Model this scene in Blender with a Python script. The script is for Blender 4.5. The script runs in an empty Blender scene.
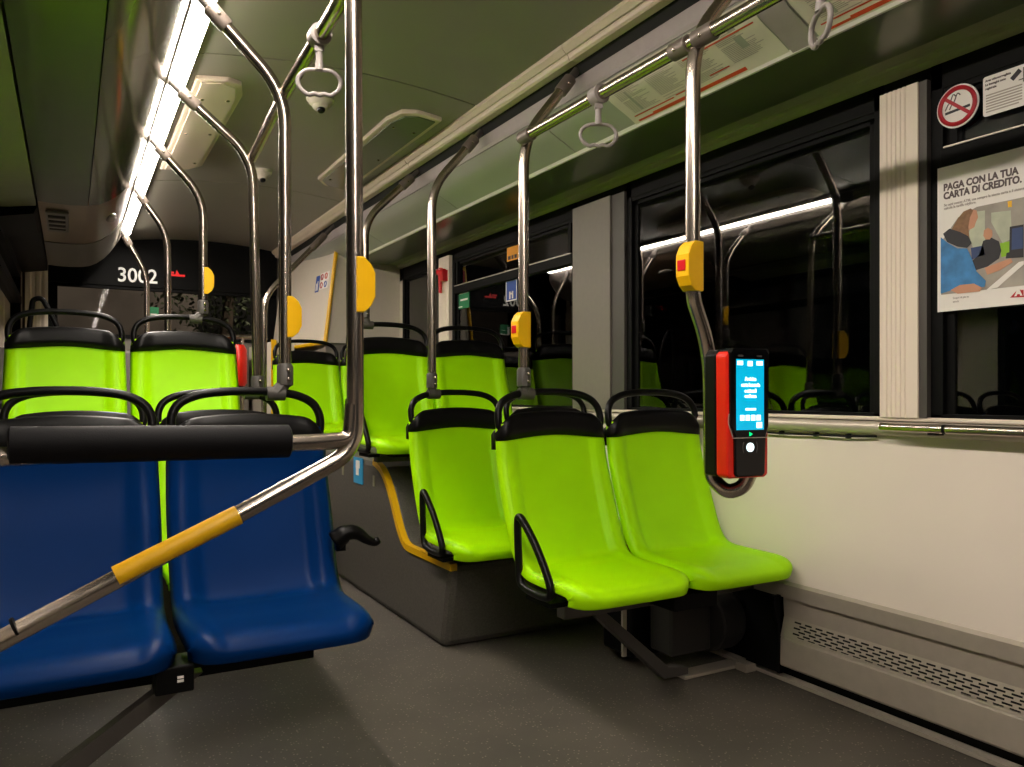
import bpy, bmesh, math, random
from mathutils import Vector, Matrix
random.seed(4)
sc = bpy.context.scene
C = sc.collection

# ---------------------------------------------------------------- camera, world, exposure
F, U0, V0, CAMZ, TH = 785.0, 70.0, 395.0, 0.97, math.atan(442/785)
CT, ST = math.cos(TH), math.sin(TH)
cam = bpy.data.cameras.new('camera'); camo = bpy.data.objects.new('camera', cam); C.objects.link(camo)
cam.sensor_width = 36; cam.lens = F*36/1024; cam.shift_y = 11.5/1024; cam.clip_start = 0.02
camo.location = (0, 0, CAMZ); camo.rotation_euler = (math.pi/2, 0, -TH)
sc.camera = camo
sc.view_settings.view_transform = 'Standard'; sc.view_settings.look = 'None'
sc.view_settings.gamma = 1; sc.view_settings.use_curve_mapping = False
sc.view_settings.exposure = 0.0
STRIP = 92.0                       # strength of the light strip's diffuser
w = bpy.data.worlds.new('night'); sc.world = w; w.use_nodes = True
w.node_tree.nodes['Background'].inputs[0].default_value = (0.02, 0.022, 0.025, 1)
w.node_tree.nodes['Background'].inputs[1].default_value = 0.12

def on_x(u, v, X):
    d = F*X/(CT*(u-U0)); return Vector((X, (d-X*ST)/CT, CAMZ+(V0-v)*d/F))
def on_y(u, v, Y):
    X = (u-U0)*CT*Y/(F/CT-(u-U0)*ST); d = X*ST+Y*CT; return Vector((X, Y, CAMZ+(V0-v)*d/F))

# ---------------------------------------------------------------- materials
def lin(c): return tuple(((x/255)/12.92 if x/255 <= .04045 else ((x/255+.055)/1.055)**2.4) for x in c)
def mat(name, rgb, rough=.5, metal=0, noise=0, nscale=40, bump=0, bscale=200, emit=None, estr=0, coat=0, spec=None):
    m = bpy.data.materials.new(name); m.use_nodes = True; nt = m.node_tree; b = nt.nodes['Principled BSDF']
    c = lin(rgb)+(1,)
    b.inputs['Base Color'].default_value = c; b.inputs['Roughness'].default_value = rough; b.inputs['Metallic'].default_value = metal
    if coat: b.inputs['Coat Weight'].default_value = coat; b.inputs['Coat Roughness'].default_value = .12
    if spec is not None: b.inputs['Specular IOR Level'].default_value = spec
    tc = nt.nodes.new('ShaderNodeTexCoord')
    if noise:
        n = nt.nodes.new('ShaderNodeTexNoise'); n.inputs['Scale'].default_value = nscale; n.inputs['Detail'].default_value = 4
        nt.links.new(tc.outputs['Object'], n.inputs['Vector'])
        r = nt.nodes.new('ShaderNodeValToRGB'); r.color_ramp.elements[0].position = .3; r.color_ramp.elements[1].position = .7
        r.color_ramp.elements[0].color = tuple(x*(1-noise) for x in c[:3])+(1,); r.color_ramp.elements[1].color = tuple(min(1, x*(1+noise)) for x in c[:3])+(1,)
        nt.links.new(n.outputs['Fac'], r.inputs[0]); nt.links.new(r.outputs[0], b.inputs['Base Color'])
    if bump:
        n2 = nt.nodes.new('ShaderNodeTexNoise'); n2.inputs['Scale'].default_value = bscale
        nt.links.new(tc.outputs['Object'], n2.inputs['Vector'])
        bp = nt.nodes.new('ShaderNodeBump'); bp.inputs['Strength'].default_value = bump; bp.inputs['Distance'].default_value = .002
        nt.links.new(n2.outputs['Fac'], bp.inputs['Height']); nt.links.new(bp.outputs[0], b.inputs['Normal'])
    if emit:
        b.inputs['Emission Color'].default_value = lin(emit)+(1,); b.inputs['Emission Strength'].default_value = estr
    return m
M = {}
M['green'] = mat('green_plastic', (166, 232, 0), .42, noise=.04, nscale=6, spec=.16)
M['blue'] = mat('blue_plastic', (0, 41, 94), .36, noise=.04, nscale=6, spec=.07)
M['black'] = mat('black_plastic', (10, 9, 9), .36, bump=.05, spec=.17)
M['rubber'] = mat('black_foam', (12, 11, 13), .6, bump=.15, bscale=400, spec=.12)
M['steel'] = mat('brushed_steel', (182, 170, 158), .25, 1, noise=.05, nscale=120)
M['alu'] = mat('aluminium', (168, 160, 150), .36, 1, noise=.05, nscale=60)
M['satin'] = mat('satin_aluminium', (186, 176, 162), .42, .45, noise=.04, nscale=30)
M['cast'] = mat('cast_grey', (108, 98, 90), .45, .35, bump=.1)
M['clampgrey'] = mat('clamp_grey', (78, 74, 70), .5, .2, bump=.1)
M['ceil'] = mat('ceiling_laminate', (132, 128, 116), .36, noise=.03, nscale=3)
M['cove'] = mat('cove_laminate', (206, 190, 170), .45, noise=.03, nscale=3)
M['motor'] = mat('motor_casing', (40, 38, 36), .5, bump=.1)
M['bronze'] = mat('bronze_laminate', (150, 126, 104), .3, .5, noise=.05, nscale=8)
M['duct'] = mat('duct_door', (76, 80, 64), .36, noise=.05, nscale=4, coat=.2)
M['ductgloss'] = mat('duct_gloss', (98, 94, 82), .17, noise=.05, nscale=4, coat=.6)
M['ductend'] = mat('duct_end_grey', (110, 102, 94), .3, noise=.04, nscale=8)
M['lavender'] = mat('slot_rail_grey', (160, 150, 148), .5, noise=.03)
M['panel'] = mat('frosted_panel', (156, 157, 145), .35, noise=.03, nscale=5)
M['underside'] = mat('underside_laminate', (84, 90, 66), .3, noise=.06, nscale=4, coat=.3)
M['mould'] = mat('beige_moulding', (140, 138, 112), .4, noise=.03)
M['wall'] = mat('wall_laminate', (229, 217, 205), .5, noise=.02, nscale=4)
M['pillar'] = mat('pillar_cream', (230, 216, 200), .5, noise=.01, nscale=2)
M['pillard'] = mat('pillar_taupe', (122, 114, 106), .5, noise=.03)
M['dark'] = mat('dark_gasket', (7, 7, 7), .55, bump=.05, spec=.12)
M['void'] = mat('dark_gap', (6, 6, 6), .8, bump=.05)
M['yellow'] = mat('yellow_paint', (212, 162, 0), .42, noise=.05, nscale=30, bump=.1)
M['yellowb'] = mat('yellow_plastic', (240, 184, 0), .35, noise=.02)
M['red'] = mat('red_plastic', (222, 34, 14), .32, noise=.02)
M['redbtn'] = mat('red_button', (205, 20, 30), .3, noise=.02)
M['white'] = mat('white_print', (232, 226, 220), .5, noise=.01)
M['cream'] = mat('cream_panel', (206, 196, 180), .5, noise=.02)
M['rearw'] = mat('grey_laminate', (120, 114, 106), .5, noise=.04)
M['strap'] = mat('strap_grey', (140, 132, 128), .42, bump=.05)
M['cambody'] = mat('camera_cream', (214, 204, 188), .4, noise=.02)
M['screen'] = mat('screen_blue', (10, 170, 205), .2, emit=(0, 170, 215), estr=.8)
M['scrw'] = mat('screen_white', (230, 250, 255), .2, emit=(225, 250, 255), estr=1.5)
M['scrg'] = mat('green_led', (0, 220, 120), .2, emit=(0, 230, 130), estr=1.2)
M['gloss'] = mat('gloss_black', (8, 8, 9), .2, noise=.01, spec=.35)
M['digits'] = mat('digit_white', (230, 228, 222), .5, emit=(235, 230, 220), estr=.35)
M['digred'] = mat('backlit_red', (210, 30, 30), .5, emit=(220, 20, 30), estr=.5)
M['txt'] = mat('print_grey', (92, 78, 78), .6, noise=.01)
M['txtl'] = mat('print_light_grey', (168, 158, 150), .6, noise=.01)
M['orange'] = mat('print_orange_red', (196, 66, 28), .55, noise=.02)
M['signgreen'] = mat('sign_green', (20, 122, 74), .5, noise=.02)
M['signblue'] = mat('sign_blue', (36, 74, 160), .5, noise=.02)
M['stblue'] = mat('sticker_blue', (40, 140, 190), .5, noise=.02)
M['sorange'] = mat('sign_orange', (236, 156, 20), .5, noise=.02)
M['sred'] = mat('sign_red', (178, 24, 40), .5, noise=.02)
M['mapgrey'] = mat('poster_stock', (214, 206, 190), .45, noise=.02)
M['skin'] = mat('print_skin', (196, 140, 110), .55, noise=.05); M['hair'] = mat('print_hair', (130, 92, 60), .55, noise=.2, nscale=90)
M['jacket'] = mat('print_blue_jacket', (52, 122, 180), .55, noise=.25, nscale=30); M['pblack'] = mat('print_black', (34, 32, 40), .55, noise=.1)
M['pgrey'] = mat('print_bus_grey', (158, 150, 140), .55, noise=.2, nscale=14); M['plight'] = mat('print_pale_green', (186, 190, 168), .55, noise=.15, nscale=20)
M['pgreen'] = mat('print_green', (140, 190, 30), .55, noise=.05); M['pnavy'] = mat('print_navy', (46, 66, 112), .55, noise=.1)
M['leaf'] = mat('leaf_green', (52, 64, 32), .6, noise=.3, nscale=9)
M['bark'] = mat('bark', (70, 58, 46), .8, noise=.2)
M['facade'] = mat('facade_plaster', (120, 112, 106), .8, noise=.12, nscale=2)
M['asphalt'] = mat('asphalt', (60, 58, 56), .9, noise=.2, nscale=30)

# vinyl floor with light flecks
m = mat('floor_vinyl', (88, 82, 74), .55); nt = m.node_tree; b = nt.nodes['Principled BSDF']
tc = nt.nodes.new('ShaderNodeTexCoord')
vo = nt.nodes.new('ShaderNodeTexVoronoi'); vo.inputs['Scale'].default_value = 110
nz = nt.nodes.new('ShaderNodeTexNoise'); nz.inputs['Scale'].default_value = 3; nz.inputs['Detail'].default_value = 6
nt.links.new(tc.outputs['Object'], vo.inputs['Vector']); nt.links.new(tc.outputs['Object'], nz.inputs['Vector'])
r1 = nt.nodes.new('ShaderNodeValToRGB'); e = r1.color_ramp.elements
e[0].position = .16; e[0].color = (1, 1, 1, 1); e[1].position = .34; e[1].color = (0, 0, 0, 1)
nt.links.new(vo.outputs['Distance'], r1.inputs[0])
wn = nt.nodes.new('ShaderNodeMath'); wn.operation = 'GREATER_THAN'; wn.inputs[1].default_value = .74
sp = nt.nodes.new('ShaderNodeSeparateColor'); nt.links.new(vo.outputs['Color'], sp.inputs[0]); nt.links.new(sp.outputs[0], wn.inputs[0])
mu = nt.nodes.new('ShaderNodeMath'); mu.operation = 'MULTIPLY'; nt.links.new(r1.outputs[0], mu.inputs[0]); nt.links.new(wn.outputs[0], mu.inputs[1])
r2 = nt.nodes.new('ShaderNodeValToRGB'); e = r2.color_ramp.elements
e[0].position = .3; e[0].color = lin((68, 64, 58))+(1,); e[1].position = .72; e[1].color = lin((86, 80, 72))+(1,)
nt.links.new(nz.outputs['Fac'], r2.inputs[0])
mx = nt.nodes.new('ShaderNodeMix'); mx.data_type = 'RGBA'; nt.links.new(mu.outputs[0], mx.inputs['Factor'])
nt.links.new(r2.outputs[0], mx.inputs[6]); mx.inputs[7].default_value = lin((136, 128, 114))+(1,)
nt.links.new(mx.outputs[2], b.inputs['Base Color'])
M['floor'] = m
# window glass: thin sheet, clear with fresnel reflection
def glass(name, tint, k=1.7):
    m = bpy.data.materials.new(name); m.use_nodes = True; nt = m.node_tree; nt.nodes.remove(nt.nodes['Principled BSDF'])
    tr = nt.nodes.new('ShaderNodeBsdfTransparent'); tr.inputs[0].default_value = tint
    gl = nt.nodes.new('ShaderNodeBsdfGlossy'); gl.inputs['Roughness'].default_value = .012
    fr = nt.nodes.new('ShaderNodeFresnel'); fr.inputs[0].default_value = 1.5
    mm = nt.nodes.new('ShaderNodeMath'); mm.operation = 'MULTIPLY'; mm.inputs[1].default_value = k; mm.use_clamp = True
    ms = nt.nodes.new('ShaderNodeMixShader'); nt.links.new(fr.outputs[0], mm.inputs[0]); nt.links.new(mm.outputs[0], ms.inputs[0])
    nt.links.new(tr.outputs[0], ms.inputs[1]); nt.links.new(gl.outputs[0], ms.inputs[2])
    nt.links.new(ms.outputs[0], nt.nodes['Material Output'].inputs[0]); return m
M['glass'] = glass('tinted_glass', (.35, .37, .35, 1), 1.7)
M['glassr'] = glass('rear_glass', (.8, .8, .8, 1), .12)
# light strip diffuser with faint ribs
m = bpy.data.materials.new('strip_diffuser'); m.use_nodes = True; nt = m.node_tree; b = nt.nodes['Principled BSDF']
b.inputs['Base Color'].default_value = (.9, .9, .88, 1)
wv = nt.nodes.new('ShaderNodeTexWave'); wv.bands_direction = 'Y'; wv.inputs['Scale'].default_value = 22; tc = nt.nodes.new('ShaderNodeTexCoord')
nt.links.new(tc.outputs['Object'], wv.inputs[0])
mr = nt.nodes.new('ShaderNodeMapRange'); mr.inputs[3].default_value = STRIP*.8; mr.inputs[4].default_value = STRIP*1.15
nt.links.new(wv.outputs['Fac'], mr.inputs[0]); nt.links.new(mr.outputs[0], b.inputs['Emission Strength'])
b.inputs['Emission Color'].default_value = (1, .90, .79, 1)
M['strip'] = m

# ---------------------------------------------------------------- helpers
def setp(o, label=None, cat=None, group=None, kind=None):
    if label: o['label'] = label
    if cat: o['category'] = cat
    if group: o['group'] = group
    if kind: o['kind'] = kind
    return o
def empty(name, loc, label=None, cat=None, group=None, kind=None, rz=0):
    o = bpy.data.objects.new(name, None); C.objects.link(o); o.location = loc; o.rotation_euler.z = rz; o.empty_display_size = .05
    return setp(o, label, cat, group, kind)
def obj(name, bm, m, parent=None, smooth=False, world=True, label=None, cat=None, group=None, kind=None, bevel=0, fixn=True):
    """link a bmesh as one object; when parent is given and world is True the vertices are in world space"""
    if fixn: bmesh.ops.recalc_face_normals(bm, faces=bm.faces[:])
    me = bpy.data.meshes.new(name); bm.to_mesh(me); bm.free()
    me.materials.append(M[m] if isinstance(m, str) else m)
    if smooth:
        for p in me.polygons: p.use_smooth = True
        if smooth != 'all':
            try: me.set_sharp_from_angle(angle=math.radians(40))
            except Exception: pass
    o = bpy.data.objects.new(name, me); C.objects.link(o)
    if parent:
        o.parent = parent
        if world:
            mw = Matrix.Identity(4); p = parent
            while p:
                mw = Matrix.LocRotScale(p.location, p.rotation_euler, None) @ mw; p = p.parent
            me.transform(mw.inverted())
    if bevel:
        bv = o.modifiers.new('bevel', 'BEVEL'); bv.width = bevel; bv.segments = 2; bv.limit_method = 'ANGLE'; bv.angle_limit = math.radians(35)
    return setp(o, label, cat, group, kind)
def recentre(o):
    """put a top-level mesh's origin at its base centre"""
    vs = [v.co for v in o.data.vertices]
    c = Vector(((min(v.x for v in vs)+max(v.x for v in vs))/2, (min(v.y for v in vs)+max(v.y for v in vs))/2, min(v.z for v in vs)))
    o.data.transform(Matrix.Translation(-c)); o.location = c; return o
def BM(): return bmesh.new()
def box(bm, x0, x1, y0, y1, z0, z1, mtx=None):
    vs = [bm.verts.new((x, y, z)) for x in (x0, x1) for y in (y0, y1) for z in (z0, z1)]
    for f in ((0, 1, 3, 2), (4, 6, 7, 5), (0, 4, 5, 1), (2, 3, 7, 6), (0, 2, 6, 4), (1, 5, 7, 3)): bm.faces.new([vs[i] for i in f])
    if mtx: bmesh.ops.transform(bm, matrix=mtx, verts=vs)
    return vs
def ext(bm, poly, a, b_, axis='y'):
    """extrude a closed 2D polygon: axis y -> poly in (x,z); axis x -> poly in (y,z); axis z -> (x,y)"""
    def P(p, t): return (p[0], t, p[1]) if axis == 'y' else ((t, p[0], p[1]) if axis == 'x' else (p[0], p[1], t))
    A = [bm.verts.new(P(p, a)) for p in poly]; B = [bm.verts.new(P(p, b_)) for p in poly]; n = len(poly)
    bm.faces.new(A); bm.faces.new(B[::-1])
    for i in range(n): bm.faces.new((A[i], B[i], B[(i+1) % n], A[(i+1) % n]))
    return A+B
def catmull(pts, n=6):
    P = [Vector(p) for p in pts]; out = []
    for i in range(len(P)-1):
        p0 = P[i-1] if i else P[0]*2-P[1]; p1 = P[i]; p2 = P[i+1]; p3 = P[i+2] if i+2 < len(P) else P[-1]*2-P[-2]
        for k in range(n):
            t = k/n; out.append(.5*((2*p1)+(p2-p0)*t+(2*p0-5*p1+4*p2-p3)*t*t+(3*p1-p0-3*p2+p3)*t**3))
    out.append(P[-1]); return out
def fillet(pts, r, n=6):
    P = [Vector(p) for p in pts]; out = [P[0]]
    for i in range(1, len(P)-1):
        a, b_, c = P[i-1], P[i], P[i+1]; rr = min(r, (a-b_).length*.48, (c-b_).length*.48)
        s = b_+(a-b_).normalized()*rr; e_ = b_+(c-b_).normalized()*rr
        for k in range(n+1):
            t = k/n; out.append((1-t)**2*s+2*t*(1-t)*b_+t*t*e_)
    out.append(P[-1]); return out
def tube(bm, pts, r, seg=14, cap=True, closed=False, flat=1.0):
    P = [Vector(p) for p in pts]; n = len(P); rings = []
    rs = r if isinstance(r, (list, tuple)) else [r]*n
    def tan(i):
        if closed: return (P[(i+1) % n]-P[i-1]).normalized()
        return ((P[min(i+1, n-1)]-P[i]).normalized()+(P[i]-P[max(i-1, 0)]).normalized()).normalized()
    t = tan(0); up = Vector((0, 0, 1)) if abs(t.z) < .9 else Vector((1, 0, 0)); nrm = (up-t*up.dot(t)).normalized()
    for i in range(n):
        t = tan(i); nrm = (nrm-t*nrm.dot(t)).normalized(); bi = t.cross(nrm)
        rings.append([bm.verts.new(P[i]+nrm*rs[i]*math.cos(2*math.pi*k/seg)+bi*rs[i]*flat*math.sin(2*math.pi*k/seg)) for k in range(seg)])
    for i in range(n-1 if not closed else n):
        A, B = rings[i], rings[(i+1) % n]
        for k in range(seg): bm.faces.new((A[k], A[(k+1) % seg], B[(k+1) % seg], B[k]))
    if cap and not closed: bm.faces.new(rings[0][::-1]); bm.faces.new(rings[-1])
def cyl(bm, c, d, r, L, seg=20, r2=None):
    c = Vector(c); d = Vector(d).normalized(); tube(bm, [c, c+d*L], [r, r if r2 is None else r2], seg)
def sphere(bm, c, r, sx=1, sy=1, sz=1, seg=16):
    bmesh.ops.create_uvsphere(bm, u_segments=seg, v_segments=seg//2+2, radius=r, matrix=Matrix.Translation(c) @ Matrix.Diagonal((sx, sy, sz, 1)))
WALLR = Matrix(((0, 0, -1, 0), (-1, 0, 0, 0), (0, 1, 0, 0), (0, 0, 0, 1)))     # text frame on the right-hand wall (x axis -> -Y, y -> Z)
REARW = Matrix(((1, 0, 0, 0), (0, 0, -1, 0), (0, 1, 0, 0), (0, 0, 0, 1)))      # text frame facing the camera side (-Y)
def text(name, body, size, m, loc, frame, parent=None, align='LEFT', sx=1, bold=0, world=True, space=1):
    cu = bpy.data.curves.new(name, 'FONT'); cu.body = body; cu.size = size; cu.extrude = .0004; cu.offset = bold; cu.align_x = align; cu.space_character = space; cu.resolution_u = 3
    t = bpy.data.objects.new(name, cu); C.objects.link(t)
    dg = bpy.context.evaluated_depsgraph_get(); me = bpy.data.meshes.new_from_object(t.evaluated_get(dg))
    bpy.data.objects.remove(t); bpy.data.curves.remove(cu)
    me.transform(Matrix.Translation(loc) @ frame @ Matrix.Diagonal((sx, 1, 1, 1)))
    bm = BM(); bm.from_mesh(me); bpy.data.meshes.remove(me)
    return obj(name, bm, m, parent, world=world, fixn=False)
def kids(o): return [c for c in bpy.data.objects if c.parent == o]
def copy_tree(o, parent=None, keep=lambda n: True):
    c = o.copy(); C.objects.link(c)
    if parent: c.parent = parent
    for ch in kids(o):
        if keep(ch.name): copy_tree(ch, c, keep)
    return c

XR, XL, YR, YF = 2.10, -0.30, 6.68, -1.6
S = dict(kind='structure')

# ---------------------------------------------------------------- large structure
bm = BM(); box(bm, XL-.06, XR+.12, YF, YR+.1, -.05, 0); obj('floor', bm, 'floor', **S)
bm = BM(); box(bm, .72, 1.24, 4.20, YR, 0, .335); obj('floor_step', bm, 'floor', **S)
# ceiling: three panels with open joints, dark backing above
bm = BM()
def zc(x): return 2.135+.062*math.sin(math.pi*min(1, max(0, (x-.32)/1.28)))**.8
xs = [.375+(1.456-.375)*i/16 for i in range(17)]
for a, b_ in ((YF, 1.036), (1.044, 2.885), (2.894, 4.735), (4.745, YR)):
    ext(bm, [(x, zc(x)) for x in xs]+[(1.456, 2.24), (.375, 2.24)], a, b_)
obj('ceiling', bm, 'ceil', smooth=True, **S)
bm = BM(); box(bm, XL-.06, XR+.1, YF, YR+.1, 2.245, 2.27); obj('ceiling_roof', bm, 'void', **S)
# right: cove above the slot, slot rail, frosted panel, underside, header
zc1 = zc(1.456)
bm = BM()
for a, b_ in ((YF, .79), (.793, 2.24), (2.243, 3.69), (3.693, 5.2), (5.203, YR)):
    ext(bm, [(1.457, zc1-.012), (1.472, zc1-.030), (1.478, zc1-.026), (1.484, zc1-.044), (1.492, zc1-.05), (1.524, 2.112), (1.532, 2.118), (1.532, 2.24), (1.457, 2.24)], a, b_)
obj('trim_1', bm, 'cove', **S)
bm = BM(); ext(bm, [(1.5325, 2.1175), (1.5525, 2.0855), (1.5525, 2.16), (1.5325, 2.16)], YF, YR); obj('trim_2', bm, 'void', **S)
bm = BM(); ext(bm, [(1.553, 2.086), (1.558, 2.04), (1.563, 2.028), (1.575, 2.03), (1.575, 2.24), (1.553, 2.24)], YF, YR); obj('trim_3', bm, 'lavender', **S)
pcurve = [(1.566, 2.026), (1.585, 1.997), (1.606, 1.977), (1.647, 1.956), (1.69, 1.935), (1.73, 1.912)]
bm = BM()
seams = [YF, .35, 1.43, 2.55, 3.62, 4.69, 5.76, YR]
for a, b_ in zip(seams[:-1], seams[1:]):
    ext(bm, pcurve+[(1.74, 1.95), (1.60, 2.06)], a+.003, b_-.003)
obj('trim_4', bm, 'panel', smooth=True, **S)
bm = BM(); ext(bm, [(1.720, 1.9165), (1.730, 1.9065), (1.739, 1.9065), (1.739, 1.93)], YF, YR); obj('trim_5', bm, 'white', **S)
bm = BM(); ext(bm, [(1.7395, 1.915), (1.80, 1.909), (1.90, 1.909), (2.0, 1.912), (2.0, 1.95), (1.7395, 1.95)], YF, YR); obj('trim_6', bm, 'underside', smooth=True, **S)
bm = BM(); ext(bm, [(2.0005, 1.913), (2.066, 1.915), (2.074, 1.911), (2.078, 1.898), (2.086, 1.892), (2.098, 1.886), (2.0995, 1.95), (2.0005, 1.95)], YF, YR); obj('trim_7', bm, 'mould', **S)
# right wall
bm = BM(); box(bm, XR, XR+.05, YF, YR, .325, .868); obj('wall_right', bm, 'wall', **S)
bm = BM(); box(bm, XR, XR+.06, YF, YR, 1.80, 2.24); box(bm, XR+.03, XR+.06, YF, YR, 0, .33); obj('wall_right_header', bm, 'dark', **S)
bm = BM(); ext(bm, [(2.084, .895), (2.082, .898), (2.082, .904), (2.086, .9065), (2.16, .9065), (2.16, .868), (2.10, .868), (2.10, .895)], YF, 5.35); obj('trim_8', bm, 'pillar', **S)
bm = BM(); ext(bm, [(2.0999, .850), (2.090, .850), (2.080, .855), (2.074, .864), (2.072, .874), (2.075, .884), (2.082, .8915), (2.0999, .8935)], YF, 5.35); obj('trim_9', bm, 'satin', smooth=True, **S)
# windows in the right wall
def window(n, y0, y1, transom=False, sub=True):
    w_ = empty('window_%d' % n, (XR, (y0+y1)/2, .9), kind='structure')
    f = BM(); z0, z1 = .905, 1.888
    for a, b_, c_, d_ in ((y0, y0+.035, z0, z1), (y1-.035, y1, z0, z1), (y0, y1, 1.815, z1), (y0, y1, z0, z0+.012)): box(f, XR-.003, XR+.05, a, b_, c_, d_)
    for a, b_, c_, d_ in ((y0+.035, y0+.06, z0, 1.815), (y1-.06, y1-.035, z0, 1.815), (y0, y1, 1.785, 1.815)): box(f, XR+.012, XR+.05, a, b_, c_, d_)
    obj('frame', f, 'dark', w_, bevel=.002)
    g = BM(); box(g, XR+.018, XR+.022, y0+.03, y1-.03, z0, 1.83); obj('pane', g, 'glass', w_)
    if transom:
        t = BM(); box(t, XR-.008, XR+.03, y0+.03, y1-.03, 1.60, 1.648); box(t, XR-.002, XR+.03, y0+.05, y0+.075, 1.648, 1.80); box(t, XR-.002, XR+.03, y1-.075, y1-.05, 1.648, 1.80)
        obj('transom', t, 'dark', w_, bevel=.003)
        t = BM(); box(t, XR-.010, XR-.004, y0+.04, y1-.04, 1.648, 1.652); obj('transom_edge', t, 'satin', w_)
    return w_
window(1, -.30, 1.338, True); window(2, 1.482, 2.715); window(3, 3.102, 4.492, True); window(4, 4.652, 5.34); window(7, YF, -.45)
def pillar(n, y0, y1, m, ribs=0, sy=0):
    bm = BM(); poly = [(2.16, y0)]
    xf = 2.075
    if ribs:
        poly.append((2.16-.0, y0)); poly.append((xf+.006, y0)); k = ribs
        for i in range(k):
            a = y0+(y1-y0)*(.22+.72*i/k); d_ = (y1-y0)*.72/k
            poly += [(xf, a), (xf, a+d_*.55), (xf+.003, a+d_*.65), (xf+.003, a+d_*.85)]
        poly = [(2.16, y0), (xf, y0)]+poly[3:]+[(xf, y1)]
    else: poly += [(xf, y0), (xf, y1)]
    poly.append((2.16, y1)); ext(bm, poly, .905, 1.85, 'z')
    obj('trim_%d' % n, bm, m, **S)
pillar(10, 1.363, 1.481, 'pillar', 6); pillar(11, 2.806, 3.10, 'pillard'); pillar(12, 4.495, 4.65, 'pillar', 5)
bm = BM(); box(bm, 2.082, 2.16, 1.340, 1.363, .905, 1.85); obj('trim_13', bm, 'clampgrey', **S)
bm = BM(); box(bm, 2.085, 2.16, 2.715, 2.806, .905, 1.85); obj('trim_14', bm, 'clampgrey', **S)
bm = BM(); box(bm, 2.10, 2.16, 5.34, YR, .868, 1.9); obj('wall_right_rear', bm, 'cream', **S)
# skirting along the floor
bm = BM(); ext(bm, [(2.092, .29), (2.088, .335), (2.098, .345), (2.104, .345), (2.104, .29)], YF, YR); obj('baseboard_right', bm, 'satin', **S)
bm = BM(); ext(bm, [(2.098, .004), (2.098, .016), (2.126, .02), (2.13, .004)], YF, YR, 'y'); obj('trim_15', bm, 'satin', **S)
# left wall, window and overhead duct
bm = BM(); box(bm, XL-.05, XL, YF, YR, 0, .90); box(bm, XL-.05, XL, YF, YR, 1.84, 2.24); box(bm, XL-.05, XL, 6.4, YR, .9, 1.84); box(bm, XL-.05, XL, 2.5, 2.75, .9, 1.84); box(bm, XL-.05, XL, .6, .75, .9, 1.84); obj('wall_left', bm, 'cream', **S)
for n, a, b_ in ((5, .75, 2.5), (6, 2.75, 6.4), (8, YF, .6)):
    w_ = empty('window_%d' % n, (XL, (a+b_)/2, .9), kind='structure')
    f = BM(); box(f, XL-.05, XL+.004, a, a+.04, .9, 1.84); box(f, XL-.05, XL+.004, b_-.04, b_, .9, 1.84); box(f, XL-.05, XL+.004, a, b_, 1.78, 1.84); box(f, XL-.05, XL+.004, a, b_, .9, .92); box(f, XL-.04, XL+.008, a, b_, 1.6, 1.65)
    obj('frame', f, 'dark', w_); g = BM(); box(g, XL-.03, XL-.026, a, b_, .9, 1.84); obj('pane', g, 'glass', w_)
bm = BM(); ext(bm, [(XL, 1.845), (-.25, 1.85), (-.14, 1.868), (-.14, 2.24), (XL, 2.24)], YF, 4.35); obj('trim_16', bm, 'mould', **S)
bm = BM(); ext(bm, [(XL, 1.80), (-.15, 1.83), (-.136, 1.868), (-.136, 2.24), (XL, 2.24)], 4.352, 4.9); ext(bm, [(XL, 1.845), (-.25, 1.85), (-.14, 1.868), (-.14, 2.24), (XL, 2.24)], 4.9, 6.58); obj('trim_19', bm, 'dark', **S)
dc = [(.078, 1.872), (.12, 1.882), (.165, 1.905), (.21, 1.943), (.25, 1.99), (.285, 2.045)]
dd = [(-.132, 1.870), (-.08, 1.866), (0, 1.865), (.074, 1.871)]
for n, y0, y1 in ((17, YF, .55), (18, .555, 4.25)):
    bm = BM(); ext(bm, dd+[(.074, 2.2), (-.132, 2.2)], y0, y1); obj('trim_%d' % n, bm, 'duct', smooth=True, **S)
bm = BM()
for y0, y1 in ((YF, .55), (.552, 2.40), (2.402, 4.25)): ext(bm, dc+[(.285, 2.2), (.078, 2.2)], y0, y1)
obj('trim_20', bm, 'ductgloss', smooth=True, **S)
bm = BM(); ext(bm, [(x, z+.004) for x, z in dd+dc]+[(.285, 2.2), (-.132, 2.2)], 4.258, 5.35); obj('trim_21', bm, 'bronze', smooth=True, **S)
bm = BM(); ext(bm, [(x, z+.0) for x, z in dd+dc]+[(.285, 2.2), (-.132, 2.2)], 5.35, 6.3); obj('trim_22', bm, 'rearw', smooth=True, **S)
bm = BM(); ext(bm, [(.2865, 2.047), (.292, 2.050), (.3140, 2.091), (.3145, 2.12), (.3145, 2.2), (.2865, 2.2)], YF, 6.25); obj('trim_23', bm, 'ductend', **S)
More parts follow.
